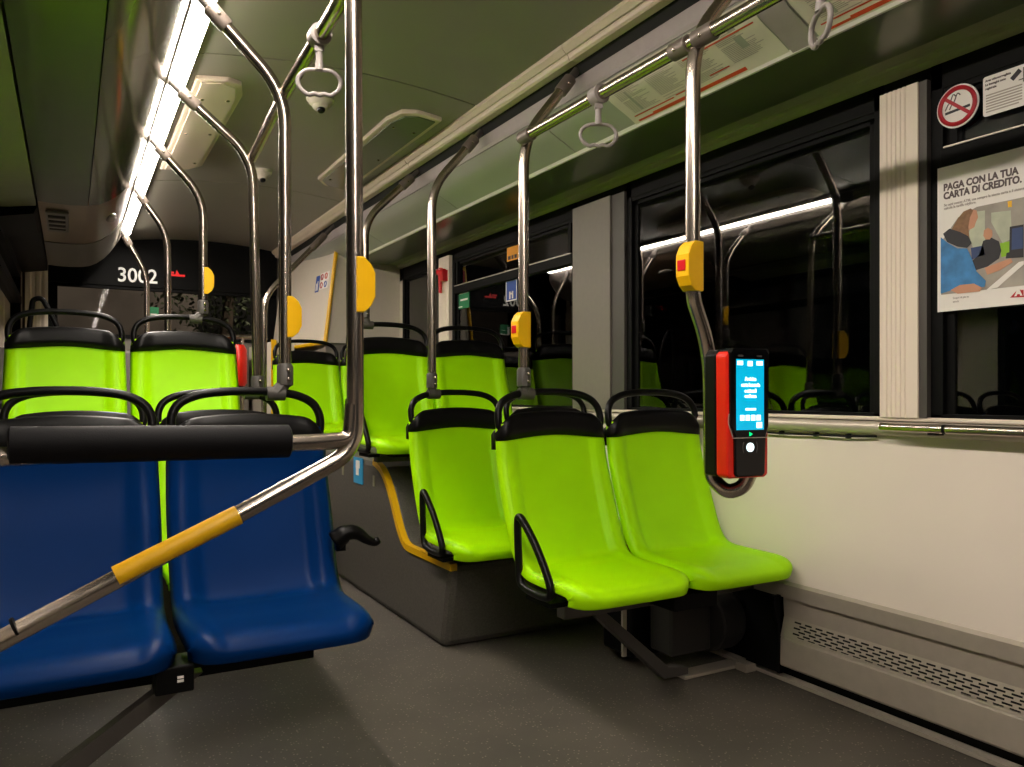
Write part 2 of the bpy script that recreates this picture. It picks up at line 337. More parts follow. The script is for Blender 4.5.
# rear wall
bm = BM(); box(bm, XL, XR, YR, YR+.05, 0, 1.40); box(bm, XL, -.14, YR, YR+.05, 1.4, 2.24); box(bm, 1.50, XR, YR, YR+.05, 1.4, 2.24); obj('wall_rear', bm, 'rearw', **S)
bm = BM(); box(bm, -.14, 1.50, YR-.03, YR+.05, 1.80, 2.24); obj('wall_rear_header', bm, 'dark', **S)
bm = BM(); box(bm, XL, XR, YR+.03, YR+.05, -.6, 0); obj('wall_rear_bumper', bm, 'dark', **S)
bm = BM()
ext(bm, [(-.28, 6.60), (-.25, 6.592), (-.24, 6.598), (-.22, 6.598), (-.21, 6.592), (-.19, 6.592), (-.18, 6.598), (-.16, 6.592), (-.14, 6.60), (-.14, 6.68), (-.28, 6.68)], 1.2, 2.16, 'z')
obj('trim_24', bm, 'pillar', **S)
w_ = empty('window_9', (.68, YR, 1.4), kind='structure')
f = BM(); box(f, -.14, -.08, YR-.015, YR+.03, 1.40, 1.80); box(f, 1.44, 1.50, YR-.015, YR+.03, 1.40, 1.80); box(f, -.14, 1.50, YR-.015, YR+.03, 1.40, 1.43); box(f, -.14, 1.5, YR-.015, YR+.03, 1.775, 1.80)
obj('frame', f, 'dark', w_); g = BM(); box(g, -.08, 1.44, YR+.01, YR+.014, 1.43, 1.78); obj('pane', g, 'glassr', w_)

# ---------------------------------------------------------------- light strip in the ceiling
t = empty('light_strip', (.35, 2.3, 2.09), 'long glowing light strip running along the ceiling beside the overhead duct', 'light')
bm = BM(); ext(bm, [(.3160, 2.118), (.3165, 2.109), (.340, 2.107), (.366, 2.108), (.3725, 2.118)], YF, 6.2); obj('diffuser', bm, 'strip', t, smooth=True)
bm = BM(); ext(bm, [(.3155, 2.118), (.3155, 2.135), (.374, 2.135), (.374, 2.118)], YF, 6.22); obj('housing', bm, 'alu', t)

# ---------------------------------------------------------------- podiums
t = empty('wheel_box', (1.65, 4.0, 0), 'dark grey vinyl covered wheel box with yellow edging under the rows by the window wall', 'wheel box')
prof = [(2.74, 0), (2.66, .335), (3.13, .335), (3.20, .40), (3.27, .50), (3.34, .585), (3.42, .64), (3.52, .665), (YR-.02, .666), (YR-.02, 0)]
bm = BM(); ext(bm, prof, 1.24, XR-.002, 'x')
m2 = mat('vinyl_side', (76, 72, 66), .55, noise=.25, nscale=150)
obj('body', bm, m2, t, bevel=.03)
bm = BM(); pts = fillet([(2.66, .335), (3.13, .335), (3.20, .40), (3.27, .50), (3.34, .585), (3.42, .64), (3.52, .665)], .05, 4)
for i in range(len(pts)-1):
    a, b_ = pts[i], pts[i+1]; dn = Vector((-(b_-a).y, (b_-a).x)).normalized()*-.022
    p = [(a.x-dn.x*.2, a.y-dn.y*.2), (b_.x-dn.x*.2, b_.y-dn.y*.2), (b_.x+dn.x, b_.y+dn.y), (a.x+dn.x, a.y+dn.y)]
    ext(bm, p, 1.234, 1.262, 'x')
obj('edge_trim', bm, 'yellow', t)
bm = BM(); ext(bm, [(.665, 2.62), (.672, 2.60), (.7, 2.6)], .3, .31, 'z'); bm.free()
bm = BM(); ext(bm, [(3.15, 0), (3.13, .335), (YR, .335), (YR, 0)], XL+.002, .72, 'x')
setp(obj('podium', bm, m2, bevel=.01), 'dark grey vinyl podium carrying the raised green seats under the overhead duct', 'podium')
s = obj('info_sticker', (lambda b: (box(b, 1.2355, 1.2395, *sorted((on_x(354, 0, 1.238).y, on_x(363, 0, 1.238).y)), .535, .662), b)[1])(BM()), 'stblue', label='blue pictogram sticker on the dark wheel box side', cat='sticker'); recentre(s)
yc = on_x(358.5, 0, 1.238).y
bm = BM(); box(bm, 1.2345, 1.2356, yc-.028, yc+.032, .61, .648); box(bm, 1.2345, 1.2356, yc-.012, yc+.03, .575, .61); obj('pictogram', bm, 'white', s)
for u, v, h in ((343, 470, .05), (374, 481, .05)):
    p = on_x(u, v, 1.238); bm = BM(); box(bm, 1.2355, 1.2395, p.y-.012, p.y+.012, p.z-h/2, p.z+h/2)
    recentre(obj('reflector', bm, 'mould', label=('small pale reflector strip on wheel box, on the far side of the blue sticker' if u == 343 else 'small pale reflector strip on wheel box between the blue sticker and yellow edging'), cat='reflector'))

# ---------------------------------------------------------------- seats
def sm(a, b_, x): t = min(1, max(0, (x-a)/(b_-a))); return t*t*(3-2*t)
def make_seat(name, colour, label):
    root = empty(name, (0, 0, 0), label, 'seat')
    pr = catmull([(.004, .875, .212), (.0, .83, .216), (-.014, .74, .219), (-.045, .64, .221), (-.080, .54, .220), (-.110, .475, .219), (-.140, .441, .219), (-.19, .431, .220), (-.26, .428, .221), (-.34, .428, .221), (-.41, .426, .219), (-.448, .418, .217), (-.468, .405, .215), (-.472, .391, .214), (-.466, .374, .212)], 5)
    bm = BM(); N = 32; rows = []; n = len(pr)
    for i, p in enumerate(pr):
        tg = (pr[min(i+1, n-1)]-pr[max(i-1, 0)]); tg = Vector((tg.x, tg.y)).normalized(); nr = Vector((tg.y, -tg.x))   # towards the sitter: (-y,+z)
        if nr.x > .05 and i < n*.5: nr = -nr
        nr = Vector((-abs(tg.y), abs(tg.x)*(1 if tg.x < 0 else -1)))
        f = i/(n-1); seatpart = sm(.40, .52, f); lip = sm(.82, .95, f)
        row = []
        for k in range(N+1):
            s_ = -1+2*k/N; a = abs(s_)
            rise = (.015*(1-seatpart)*(.5+.5*sm(0,.3,f))+.006*seatpart)*sm(.66, .76, a)*(1-lip)
            roll = (.022*(1-seatpart)+.030*seatpart)*sm(.87, 1.0, a)**2*(1-.75*sm(.78, .92, f))
            dish = -.012*(1-a*a)*(1-seatpart)*sm(0, .25, f)-.004*(1-a*a)*seatpart*(1-lip)
            o_ = rise-roll+dish
            x = p.z*math.copysign(a, s_)
            fb = .05*(a**8)*sm(.66, .92, f)              # front corners swept back
            row.append(bm.verts.new((x, p.x+nr.x*o_+fb, p.y+nr.y*o_)))
        rows.append(row)
    for i in range(n-1):
        for k in range(N): bm.faces.new((rows[i][k], rows[i+1][k], rows[i+1][k+1], rows[i][k+1]))
    sh = obj('shell', bm, colour, root, smooth='all')
    so = sh.modifiers.new('thick', 'SOLIDIFY'); so.thickness = .009; so.offset = 0
    # cap
    bm = BM(); rings = []; K = 28
    for k in range(K+1):
        s_ = -1+2*k/K; a = abs(s_); x = .2195*s_
        zb = .831-.006*a**2+.005*math.cos(a*math.pi); zt = .918-.022*a**2-.045*max(0, (a-.68)/.32)**2
        yf = -.012-.008*sm(.6, .82, a)+.026*sm(.85, 1, a)**2+.007*(1-a*a); th = .034
        zt = max(zt, zb+.02)
        dz = zt-zb
        loop = [(yf-.001, zb), (yf, zb+dz*.35), (yf+.003, zb+dz*.72), (yf+.009, zt-.006), (yf+.018, zt), (yf+.028, zt-.008), (yf+th, zb+dz*.6), (yf+th-.002, zb-.03), (yf+th-.014, zb-.03), (yf+.012, zb)]
        rings.append([bm.verts.new((x, y, z)) for y, z in loop])
    for k in range(K):
        for j in range(10): bm.faces.new((rings[k][j], rings[k][(j+1) % 10], rings[k+1][(j+1) % 10], rings[k+1][j]))
    bm.faces.new(rings[0]); bm.faces.new(rings[-1][::-1])
    obj('headrest_cap', bm, 'black', root, smooth='all')
    bm = BM(); half = [(-.197, .014, .85), (-.206, .013, .875), (-.204, .020, .914), (-.183, .027, .948), (-.135, .03, .970), (-.068, .031, .979)]
    pts = catmull(half+[(0, .031, .981)]+[(-x, y, z) for x, y, z in half[::-1]], 5)
    tube(bm, pts, .0125, 12); obj('grab_handle', bm, 'black', root, smooth='all')
    # underside carrier
    bm = BM(); box(bm, -.13, .13, -.38, -.19, .352, .384); box(bm, -.16, .16, -.30, -.25, .341, .355)
    obj('carrier', bm, 'dark', root, bevel=.006)
    return root
def armrest(root, x, s=-1):
    bm = BM()
    pts = catmull([(x, -.150, .415), (x, -.143, .50), (x, -.140, .575), (x+s*.003, -.156, .594), (x+s*.006, -.188, .582), (x+s*.008, -.255, .530), (x+s*.010, -.318, .462), (x+s*.010, -.348, .412), (x+s*.008, -.336, .388), (x+s*.005, -.28, .380), (x+s*.002, -.20, .382), (x, -.162, .392), (x, -.150, .415)], 4)[:-1]
    tube(bm, pts, .0122, 12, closed=True); a = obj('armrest', bm, 'black', root, smooth='all', world=False)
    bm = BM(); tube(bm, [(x-s*.03, -.25, .365), (x, -.25, .372)], .012, 10); box(bm, min(x, x-s*.05), max(x, x-s*.05), -.33, -.19, .352, .366); obj('armrest_mount', bm, 'dark', root, world=False)
    return a
proto = make_seat('bus_seat', 'green', 'x'); protob = make_seat('bus_seat', 'blue', 'x')
WL = [-.002+.22+(-.225), .22+.219, ]
LX = (-.012, .444); RX = (1.428, 1.873)
specs = [  # x, y, dz, colour, label, armrest
    (LX[0], 2.30, 0, 'b', 'blue plastic bus seat nearest the dark wall, behind the padded bar', 0),
    (LX[1], 2.30, 0, 'b', 'blue plastic bus seat on the aisle, behind the yellow-sleeved guard rail', 0),
    (LX[0]+.03, 3.00, 0, 'g', 'green seat hidden directly behind the blue seat nearest the wall', 0),
    (LX[1]+.03, 3.00, 0, 'g', 'green seat hidden directly behind the blue aisle seat', 0),
    (LX[0], 3.73, .335, 'g', 'raised green seat on the podium next to the wall, partly below the 3002 number', 0),
    (LX[1], 3.73, .335, 'g', 'raised green seat on the podium beside the aisle, below the 3002 number', 0),
    (RX[0], 2.25, 0, 'g', 'nearest green seat with a black armrest loop on the aisle', 1),
    (RX[1], 2.25, 0, 'g', 'nearest green seat against the beige wall, behind the red ticket validator', 0),
    (RX[0]-.01, 2.98, 0, 'g', 'green aisle seat with armrest loop at the foot of the wheel box, second row', 1),
    (RX[1]-.01, 2.98, 0, 'g', 'second row green window seat almost hidden behind the nearest pair', 0),
    (RX[0]-.05, 3.68, .34, 'g', 'raised green aisle seat on the wheel box behind the thick steel pole', 1),
    (RX[1]-.06, 3.68, .34, 'g', 'raised green window seat on the wheel box, below the red hammer', 0),
    (RX[0]-.07, 5.16, .345, 'g', 'far green seat in front of the white cabinet with yellow edging', 0),
    (RX[1]-.07, 5.16, .345, 'g', 'far green window seat beside the rear side window', 1),
]
usedg = usedb = False
for x, y, dz, c, lab, arm in specs:
    if c == 'g': r = copy_tree(proto) if usedg else proto; usedg = True
    else: r = copy_tree(protob) if usedb else protob; usedb = True
    r.location = (x, y, dz); r.scale.x = .990; r['label'] = lab; r['group'] = 'plastic bus seats in rows'
    if c == 'b': r['category'] = 'seat'
    if arm: armrest(r, -.222)
    if 'aisle, behind the yellow' in lab:
        bm = BM(); tube(bm, catmull([(.205, -.14, .560), (.235, -.15, .582), (.265, -.155, .580), (.293, -.155, .560), (.315, -.155, .550), (.330, -.155, .556)], 5), [.030, .030, .028, .027, .026, .024, .022, .022, .021, .020, .019, .018, .017, .016, .015, .014, .013, .013, .012, .012, .012, .012, .012, .012, .011, .010][:26], 12)
        box(bm, .205, .230, -.16, -.13, .535, .57)
        obj('armrest', bm, 'black', r, smooth='all', world=False)

# seat supports
def support(name, loc, label):
    return empty(name, loc, label, 'seat support')
t = support('seat_pedestal', (1.65, 2.1, 0), 'grey steel cantilever frame and foot under the nearest green pair')
bm = BM(); box(bm, 1.30, 2.098, 1.985, 2.03, .29, .340); obj('beam', bm, 'clampgrey', t, bevel=.003)
bm = BM(); ext(bm, [(1.41, .31), (1.455, .31), (1.765, .050), (1.85, .035), (1.85, .012), (1.745, .012)], 2.05, 2.09); obj('strut', bm, 'clampgrey', t, bevel=.003)
bm = BM(); box(bm, 1.82, 2.098, 2.035, 2.10, .001, .012); box(bm, 2.05, 2.097, 1.98, 2.03, .001, .03); obj('foot', bm, 'satin', t, bevel=.002)
bm = BM(); box(bm, 1.60, 1.615, 2.09, 2.10, .10, .31); obj('post', bm, 'satin', t)
bm = BM(); box(bm, 1.62, 1.80, 1.86, 1.983, .300, .350); obj('bracket', bm, 'dark', t, bevel=.004)
t = support('seat_pedestal', (0.2, 2.1, 0), 'dark steel support with bolted bracket below the gap between the blue seats')
bm = BM(); box(bm, XL+.002, .55, 2.02, 2.07, .29, .340); obj('beam', bm, 'dark', t, bevel=.003)
bm = BM(); ext(bm, [(.21, .33), (.27, .33), (-.20, .0), (-.29, .0)], 1.93, 1.97); obj('strut', bm, 'clampgrey', t, bevel=.003)
bm = BM(); box(bm, .16, .24, 1.86, 1.93, .315, .375); b0 = obj('bracket', bm, 'dark', t, bevel=.004)
bm = BM(); box(bm, .205, .218, 1.857, 1.86, .348, .353); box(bm, .205, .218, 1.857, 1.86, .340, .345); obj('label_mark', bm, 'white', b0, world=True)
t = support('seat_pedestal', (1.65, 2.9, 0), 'dark bracket frame below the second row of green seats')
bm = BM(); box(bm, 1.28, 2.098, 2.80, 2.84, .3355, .3405); obj('beam', bm, 'dark', t)
t = support('seat_pedestal', (1.65, 3.5, .66), 'grey bracket frame under the raised green pair on the wheel box')
bm = BM(); box(bm, 1.20, 2.098, 3.36, 3.41, .668, .695); obj('beam', bm, 'clampgrey', t)
bm = BM(); box(bm, 1.46, 1.49, 3.36, 3.39, .615, .668); obj('leg', bm, 'clampgrey', t)

# floor blower under the near pair
t = empty('heater_blower', (1.85, 2.15, 0), 'black ribbed heater blower under the nearest green seats by the wall', 'heater')
bm = BM(); box(bm, 1.74, 1.93, 2.221, 2.40, .03, .285); obj('housing', bm, 'dark', t, bevel=.012)
bm = BM(); box(bm, 1.80, 1.985, 2.08, 2.20, .065, .26); obj('motor_box', bm, 'motor', t, bevel=.012)
bm = BM()
for k in range(12): tube(bm, [(1.99+.0085*k, 2.12, .160), (1.9945+.0085*k, 2.12, .160)], .108 if k < 10 else .10, 28)
tube(bm, [(1.985, 2.12, .160), (2.093, 2.12, .160)], .099, 28); obj('ribbed_casing', bm, 'motor', t, smooth=True)

# floor heater along the wall
t = empty('wall_heater', (2.1, .2, 0), 'long brushed aluminium floor heater with slotted top along the beige wall', 'heater')
yh0, yh1 = YF, 1.865
bm = BM(); ext(bm, [(2.124, .045), (2.1, .0475), (2.088, .062), (2.084, .135), (2.086, .148), (2.092, .160), (2.128, .228), (2.094, .246), (2.094, .288), (2.126, .288), (2.128, .045)], yh0, yh1)
bm.free()
bm = BM(); ext(bm, [(2.124, .055), (2.092, .057), (2.088, .064), (2.090, .150), (2.093, .156), (2.128, .156), (2.128, .055)], yh0, yh1); obj('front_face', bm, 'satin', t, bevel=.002)
bm = BM(); ext(bm, [(2.108, .222), (2.104, .288), (2.128, .288), (2.128, .222)], yh0, yh1); obj('back_plate', bm, 'satin', t)
# slotted grille as a real perforated sheet
bm = BM(); A = Vector((2.091, .156)); B = Vector((2.108, .224)); nrow = 6; pitch = .042
def gp(t_, y): p = A.lerp(B, t_); return (p.x, y, p.y)
edges_t = [0.0, .10]; 
for i in range(nrow): edges_t += [.10+.80*(i+.28)/nrow, .10+.80*(i+.72)/nrow]
edges_t += [.90, 1.0]
sl = .027
def strip_face(t0, t1, y0, y1):
    bm.faces.new([bm.verts.new(gp(t0, y0)), bm.verts.new(gp(t0, y1)), bm.verts.new(gp(t1, y1)), bm.verts.new(gp(t1, y0))])
ts = [(0, .10+.80*.28/nrow)]
for i in range(nrow):
    a, b_ = .10+.80*(i+.22)/nrow, .10+.80*(i+.78)/nrow
    off = (i % 2)*pitch/2; y = .30+off
    strip_face(a, b_, yh0, y)
    while y+pitch < yh1-.03:
        strip_face(a, b_, y+sl, y+pitch); y += pitch
    strip_face(a, b_, y, yh1)
    nxt = .10+.80*(i+1+.22)/nrow if i < nrow-1 else 1.0
    strip_face(b_, nxt, yh0, yh1)
strip_face(0, .10+.80*.22/nrow, yh0, yh1)
gr = obj('grille', bm, 'satin', t, fixn=False)
bm = BM(); box(bm, 2.122, 2.127, yh0, yh1, .05, .24); obj('interior', bm, 'void', t)
bm = BM(); ext(bm, [(2.128, .03), (2.086, .03), (2.080, .20), (2.060, .26), (2.060, .295), (2.128, .295)], yh1, yh1+.012); box(bm, 2.09, 2.128, yh1, 2.02, .03, .29); obj('end_bracket', bm, 'dark', t)

# ---------------------------------------------------------------- tubes, poles, rails
def pole(x, y, z0, zb, xt, zt, label, clampx=None, r=.018, floor=False, lean=0, group='curved grab poles'):
    t = empty('grab_pole', (x, y, z0), label, 'pole', group)
    d = Vector((xt-x+lean, 0, zt-zb)); e_ = Vector((xt, y, zt))
    bm = BM(); tube(bm, fillet([(x, y, z0), (x-lean, y, zb), e_-d*.14], .10, 8), r, 18); obj('tube', bm, 'steel', t, smooth=True)
    bm = BM(); tube(bm, [e_-d*.34, e_-d*.33, e_-d*.15, e_-d*.14], [r+.003, r+.005, r+.005, r+.001], 18); c_ = obj('collar', bm, 'cast', t, smooth=True)
    bm = BM(); tube(bm, [e_-d*.16, e_], .0135, 12); obj('tip', bm, 'clampgrey', t, smooth=True)
    bm = BM(); sphere(bm, e_-d*.24+Vector((0, -(r+.006), 0)), .005); obj('screw', bm, 'steel', c_, smooth=True)
    if clampx is not None:
        hz = clampx[2]; hx = clampx[0]; hy = clampx[1]
        bm = BM(); tube(bm, [(x, y, z0+.012), (x, y, z0+.004), (x, y, z0-.05), (x, y, z0-.058)], [r+.001, r+.006, r+.006, .012], 8)
        tube(bm, [(x, y, z0-.045), (hx, hy, hz)], [.018, .021], 8); tube(bm, [(hx-.026, hy, hz), (hx+.026, hy, hz)], .0205, 12)
        cl = obj('clamp', bm, 'clampgrey', t, smooth=True)
        for q in (-.008, -.034):
            bm = BM(); sphere(bm, (x+.004, y-r-.006, z0+q), .006); obj('bolt', bm, 'steel', cl, smooth=True)
    return t
HZ = .974
pole(.549, 2.33, 1.05, 1.855, .304, 2.090, 'steel grab pole clamped to the blue aisle seat handle', (.522, 2.331, HZ))
pole(.612, 3.03, 1.03, 1.855, .304, 2.090, 'steel grab pole clamped to the hidden green seat behind the blue ones', (.59, 3.031, HZ), lean=.018)
pole(.522, 3.76, 1.385, 1.86, .304, 2.090, 'steel grab pole with yellow stop box rising from the raised aisle seat on the podium', (.49, 3.761, HZ+.335))
pole(.470, 4.71, .336, 1.86, .304, 2.090, 'steel pole standing behind the raised podium seats, second from the rear window')
pole(.462, 5.95, .336, 1.80, .304, 2.090, 'farthest steel pole in front of the rear window by the 3002 number')
pole(1.329, 2.28, 1.05, 1.83, 1.548, 2.11, 'steel grab pole clamped to the nearest green aisle seat handle', (1.338, 2.281, HZ))
pole(1.312, 3.01, 1.05, 1.83, 1.548, 2.11, 'steel grab pole clamped to the second row green aisle seat', (1.32, 3.011, HZ))
pole(1.262, 3.71, 1.40, 1.83, 1.548, 2.11, 'steel grab pole clamped to the raised aisle seat on the wheel box', (1.275, 3.711, HZ+.34))
pole(1.085, 5.17, .336, 1.60, 1.548, 2.11, 'steel pole with a long slanted top beside the white cabinet in the rear')
# validator pole
VP = Vector((1.398, 1.375, .926))
t = empty('validator_pole', (1.36, 1.40, .74), 'steel pole with an S bend and hooked end carrying the red ticket validator', 'pole')
bm = BM(); pts = fillet([(1.313, 1.44, 1.24), (1.315, 1.44, 1.20), (1.355, 1.44, 1.11), (1.374, 1.445, 1.03), (1.376, 1.445, .80), (1.378, 1.443, .765), (1.394, 1.41, .732), (1.425, 1.385, .745), (1.436, 1.372, .785)], .05, 6)
tube(bm, fillet([(1.548-.235*.14, 1.44, 2.11-.28*.14), (1.313, 1.44, 1.83), (1.313, 1.44, 1.24)], .10, 8)+pts[1:], .018, 18); obj('tube', bm, 'steel', t, smooth=True)
bm = BM(); tube(bm, [(1.515, 1.44, 2.07), (1.46, 1.44, 2.005)], .023, 16); obj('collar', bm, 'cast', t, smooth=True)
# right hand rail
def tjoint(bm, x, y, z):
    tube(bm, [(x, y-.075, z), (x, y-.07, z), (x, y-.012, z)], [.019, .0225, .0225], 16); tube(bm, [(x, y+.012, z), (x, y+.07, z), (x, y+.075, z)], [.0225, .0225, .019], 16)
t = empty('overhead_rail', (1.313, 1.0, 1.825), 'steel overhead grab rail along the frosted information panels, toward the window side', 'rail')
bm = BM(); tube(bm, [(1.313, YF, 1.825), (1.313, 2.27, 1.825)], .018, 18); obj('tube', bm, 'steel', t, smooth=True)
bm = BM(); tjoint(bm, 1.313, 1.44, 1.825); obj('tee_joint', bm, 'cast', t, smooth=True)
bm = BM(); tube(bm, [(1.313, 2.2, 1.825), (1.313, 2.262, 1.825)], .0225, 16); obj('end_joint', bm, 'cast', t, smooth=True)
for y in (1.395, 1.485):
    bm = BM(); sphere(bm, (1.313-.021, y, 1.818), .005); obj('screw', bm, 'steel', t, smooth=True)
t = empty('overhead_rail', (.53, 2.3, 1.855), 'steel overhead grab rail beside the light strip, joining the thick pole top', 'rail')
bm = BM(); tube(bm, fillet([(.594, 3.03, 1.855), (.549, 2.33, 1.855), (.53, 1.72, 1.855), (.53, 1.60, 1.90)], .06, 6), .018, 18); obj('tube', bm, 'steel', t, smooth=True)
# guard frame in front of the blue seats
GY = 1.645
t = empty('guard_rail', (.2, GY, .5), 'steel pole and bent guard rail with black pad and yellow sleeve before the blue seats', 'rail')
PX = .532
e_ = on_y(-40, 662, 1.62); s1 = on_y(116, 577, 1.62); s2 = on_y(240, 515, 1.62)
bm = BM(); tube(bm, fillet([(PX, GY, 2.15), (PX+.006, GY, .850), (s2.x, 1.63, s2.z), (e_.x, 1.62, e_.z)], .06, 10), .0183, 20); obj('pole_tube', bm, 'steel', t, smooth=True)
bm = BM(); tube(bm, fillet([(PX, GY, .95), (PX-.005, GY, .874), (PX-.06, GY-.005, .871), (-.295, GY-.03, .86)], .03, 6), .0175, 18); obj('cross_tube', bm, 'steel', t, smooth=True)
bm = BM(); a = on_y(8, 446, GY-.02); b_ = on_y(290, 441, GY-.005); tube(bm, [a, a+Vector((.003, 0, 0)), b_-Vector((.004, 0, 0)), b_], [.028, .034, .034, .028], 24); obj('foam_pad', bm, 'rubber', t, smooth=True)
dirv = (s1-s2).normalized(); bm = BM(); tube(bm, [Vector((s2.x, 1.63, s2.z))+dirv*.002, Vector((s1.x, 1.6235, s1.z))], .0200, 20); obj('yellow_sleeve', bm, 'yellow', t, smooth=True)
q = on_y(17, 627, 1.62); bm = BM(); tube(bm, [q, q+dirv*.005], .0192, 20); obj('joint_ring', bm, 'dark', t, smooth=True)
# handrail on the right wall below windows
t = empty('wall_handrail', (2.03, .5, .88), 'thin steel handrail under the window sill on the beige wall', 'rail')
bm = BM(); tube(bm, [(2.045, YF, .878), (2.045, 1.40, .878), (2.055, 1.46, .878)], .0125, 16); obj('tube', bm, 'steel', t, smooth=True)
bm = BM(); y_ = on_x(945, 0, 2.045).y; tube(bm, [(2.045, y_-.004, .878), (2.045, y_+.004, .878)], .0135, 16); box(bm, 2.045, 2.073, y_+.02, y_+.05, .86, .872); box(bm, 2.045, 2.073, .2, .23, .86, .872); obj('bracket', bm, 'dark', t)
t = empty('cable_run', (2.075, 1.7, .84), 'thin black cable clipped under the window sill behind the validator', 'cable')
bm = BM(); tube(bm, catmull([(2.086, 1.50, .847), (2.084, 1.62, .843), (2.086, 1.74, .842), (2.084, 1.88, .841), (2.086, 2.05, .843)], 5), .0035, 8); obj('cable', bm, 'dark', t)
for y in (1.6, 1.72, 1.86):
    bm = BM(); box(bm, 2.082, 2.0999, y-.004, y+.004, .836, .8495); obj('clip', bm, 'dark', t)
# small rail with red box in the rear
t = empty('rear_guard_rail', (1.1, 6.3, .34), 'short horizontal steel rail on posts in front of the rear window', 'rail')
a = on_y(205, 337, 6.2); b_ = on_y(257, 337, 6.2)
bm = BM(); tube(bm, [a, b_], .02, 14); obj('bar', bm, 'steel', t, smooth=True)
for u in (242,):
    p = on_y(u, 337, 6.2); bm = BM(); tube(bm, [p, (p.x, p.y, .337)], .015, 12); obj('post', bm, 'steel', t, smooth=True)
t = empty('extinguisher_case', tuple(on_y(239.5, 385, 6.05)), 'red extinguisher case hanging from the small rail near the rear window', 'fire extinguisher')
a = on_y(232, 386, 6.05); b_ = on_y(247, 345, 6.05)
bm = BM(); r_ = (b_.x-a.x)/2; cx = (a.x+b_.x)/2; tube(bm, [(cx, 6.05, a.z), (cx, 6.05, a.z+.02), (cx, 6.05, b_.z-.04), (cx, 6.05, b_.z)], [r_*.7, r_, r_, r_*.6], 20); obj('case', bm, 'red', t, smooth=True)
bm = BM(); tube(bm, [(cx, 6.05, a.z-.05), (cx, 6.05, a.z)], [.02, .025], 12); tube(bm, [(cx, 6.05, a.z-.04), (cx, 6.17, a.z-.04)], .008, 8); tube(bm, [(cx, 6.05, b_.z), (cx, 6.19, b_.z+.02)], .008, 8); obj('bracket', bm, 'dark', t)
p = on_y(232, 352, 6.05); bm = BM(); box(bm, p.x-.03, p.x+.012, 6.0, 6.004, p.z-.05, p.z+.05); o = obj('sticker', bm, 'sorange', t)

# ---------------------------------------------------------------- stop buttons
def stop_button(x, y, z, side, label, rot=0):
    t = empty('stop_button', (x, y, z), label, 'stop button', None, None, rot)
    s_ = side
    bm = BM(); poly = [(-s_*.021, -.05), (-s_*.021, .05), (-s_*.012, .060), (s_*.018, .060), (s_*.034, .046), (s_*.044, .026), (s_*.044, -.026), (s_*.034, -.046), (s_*.018, -.060), (-s_*.012, -.060)]
    if s_ < 0: poly = [(.014, -.060), (.014, .060), (-.016, .060), (-.030, .048), (-.041, .026), (-.041, -.026), (-.030, -.048), (-.016, -.060)]
    if s_ > 0: poly = [(max(a, .002), b_) for a, b_ in poly[:1]+poly[1:]]
    if s_ > 0: poly = [p for i, p in enumerate(poly) if p not in poly[:i]]
    ext(bm, poly, -.0225, .018); obj('case', bm, 'yellowb', t, world=False, bevel=.003)
    xa = .043 if s_ > 0 else .040
    bm = BM(); box(bm, min(s_*xa, s_*(xa+.003)), max(s_*xa, s_*(xa+.003)), -.013, .012, -.013, .013); obj('button', bm, 'redbtn', t, world=False, bevel=.002)
    return t
def zpx(v, x, y): return CAMZ+(V0-v)*(x*ST+y*CT)/F
stop_button(PX, GY, zpx(285, PX, GY), 1, 'yellow stop button box on the thick steel pole')
stop_button(.549, 2.33, zpx(317, .549, 2.33), 1, 'yellow stop button box on the pole above the blue aisle seat')
stop_button(.522, 3.76, zpx(281, .522, 3.76), 1, 'small distant yellow stop box below the overhead lamp end, near the 3002 sign')
stop_button(1.313, 1.44, zpx(267, 1.313, 1.44), -1, 'yellow stop button box with red button above the ticket validator', .12)
stop_button(1.329, 2.28, zpx(330, 1.329, 2.28), -1, 'yellow stop button box with red button on the pole of the nearest green seats', .12)

# ---------------------------------------------------------------- ticket validator
t = empty('ticket_validator', tuple(VP), 'red and black ticket validator with a glowing blue screen on the hooked pole', 'ticket machine', rz=-.09)
t.scale = (1.02, .98, 1.0)
# local: x right, y back (+), z up ; front at y=-.04
bm = BM(); ext(bm, [(-.056, -.150), (.056, -.150), (.061, -.145), (.061, .140), (.052, .152), (-.052, .152), (-.061, .140), (-.061, -.145)], .008, .050); obj('rear_casing', bm, 'black', t, world=False, bevel=.006)
bm = BM(); ext(bm, [(-.050, -.152), (.050, -.152), (.060, -.146), (.062, .138), (.054, .148), (-.054, .148), (-.062, .138), (-.060, -.146)], -.034, .008); obj('red_shell', bm, 'red', t, world=False, bevel=.005)
bm = BM(); ext(bm, [(-.050, .154), (.051, .154), (.058, .144), (.056, -.030), (.048, -.052), (.045, -.142), (.038, -.148), (-.036, -.148), (-.042, -.142), (-.043, -.052), (-.054, -.030), (-.056, .144)], -.041, .004); obj('front_plate', bm, 'gloss', t, world=False, bevel=.003)
fr_ = Matrix.Identity(4)
bm = BM(); box(bm, -.040, .040, -.0425, -.0405, -.038, .128); sc_ = obj('screen', bm, 'screen', t, world=False)
for x0, x1, z0, z1 in [(-.038, -.022, .114, .124), (-.008, .006, .112, .124), (.018, .036, .114, .124), (-.014, .016, .008, .013), (.018, .034, -.034, -.020)]+[(-.030+.016*k, -.018+.016*k, -.016, -.003) for k in range(4)]:
    bm = BM(); box(bm, x0, x1, -.0432, -.0424, z0, z1); obj('screen_icon', bm, 'scrw', sc_, world=False)
for z_, s_, tx in ((.078, .012, 'Avvicina'), (.064, .012, 'carta bancaria'), (.050, .012, 'e attendi'), (.038, .011, 'conferma')):
    text('screen_text', tx, s_, 'scrw', (0, -.0432, z_), REARW, sc_, 'CENTER', .8, .0006, world=False)
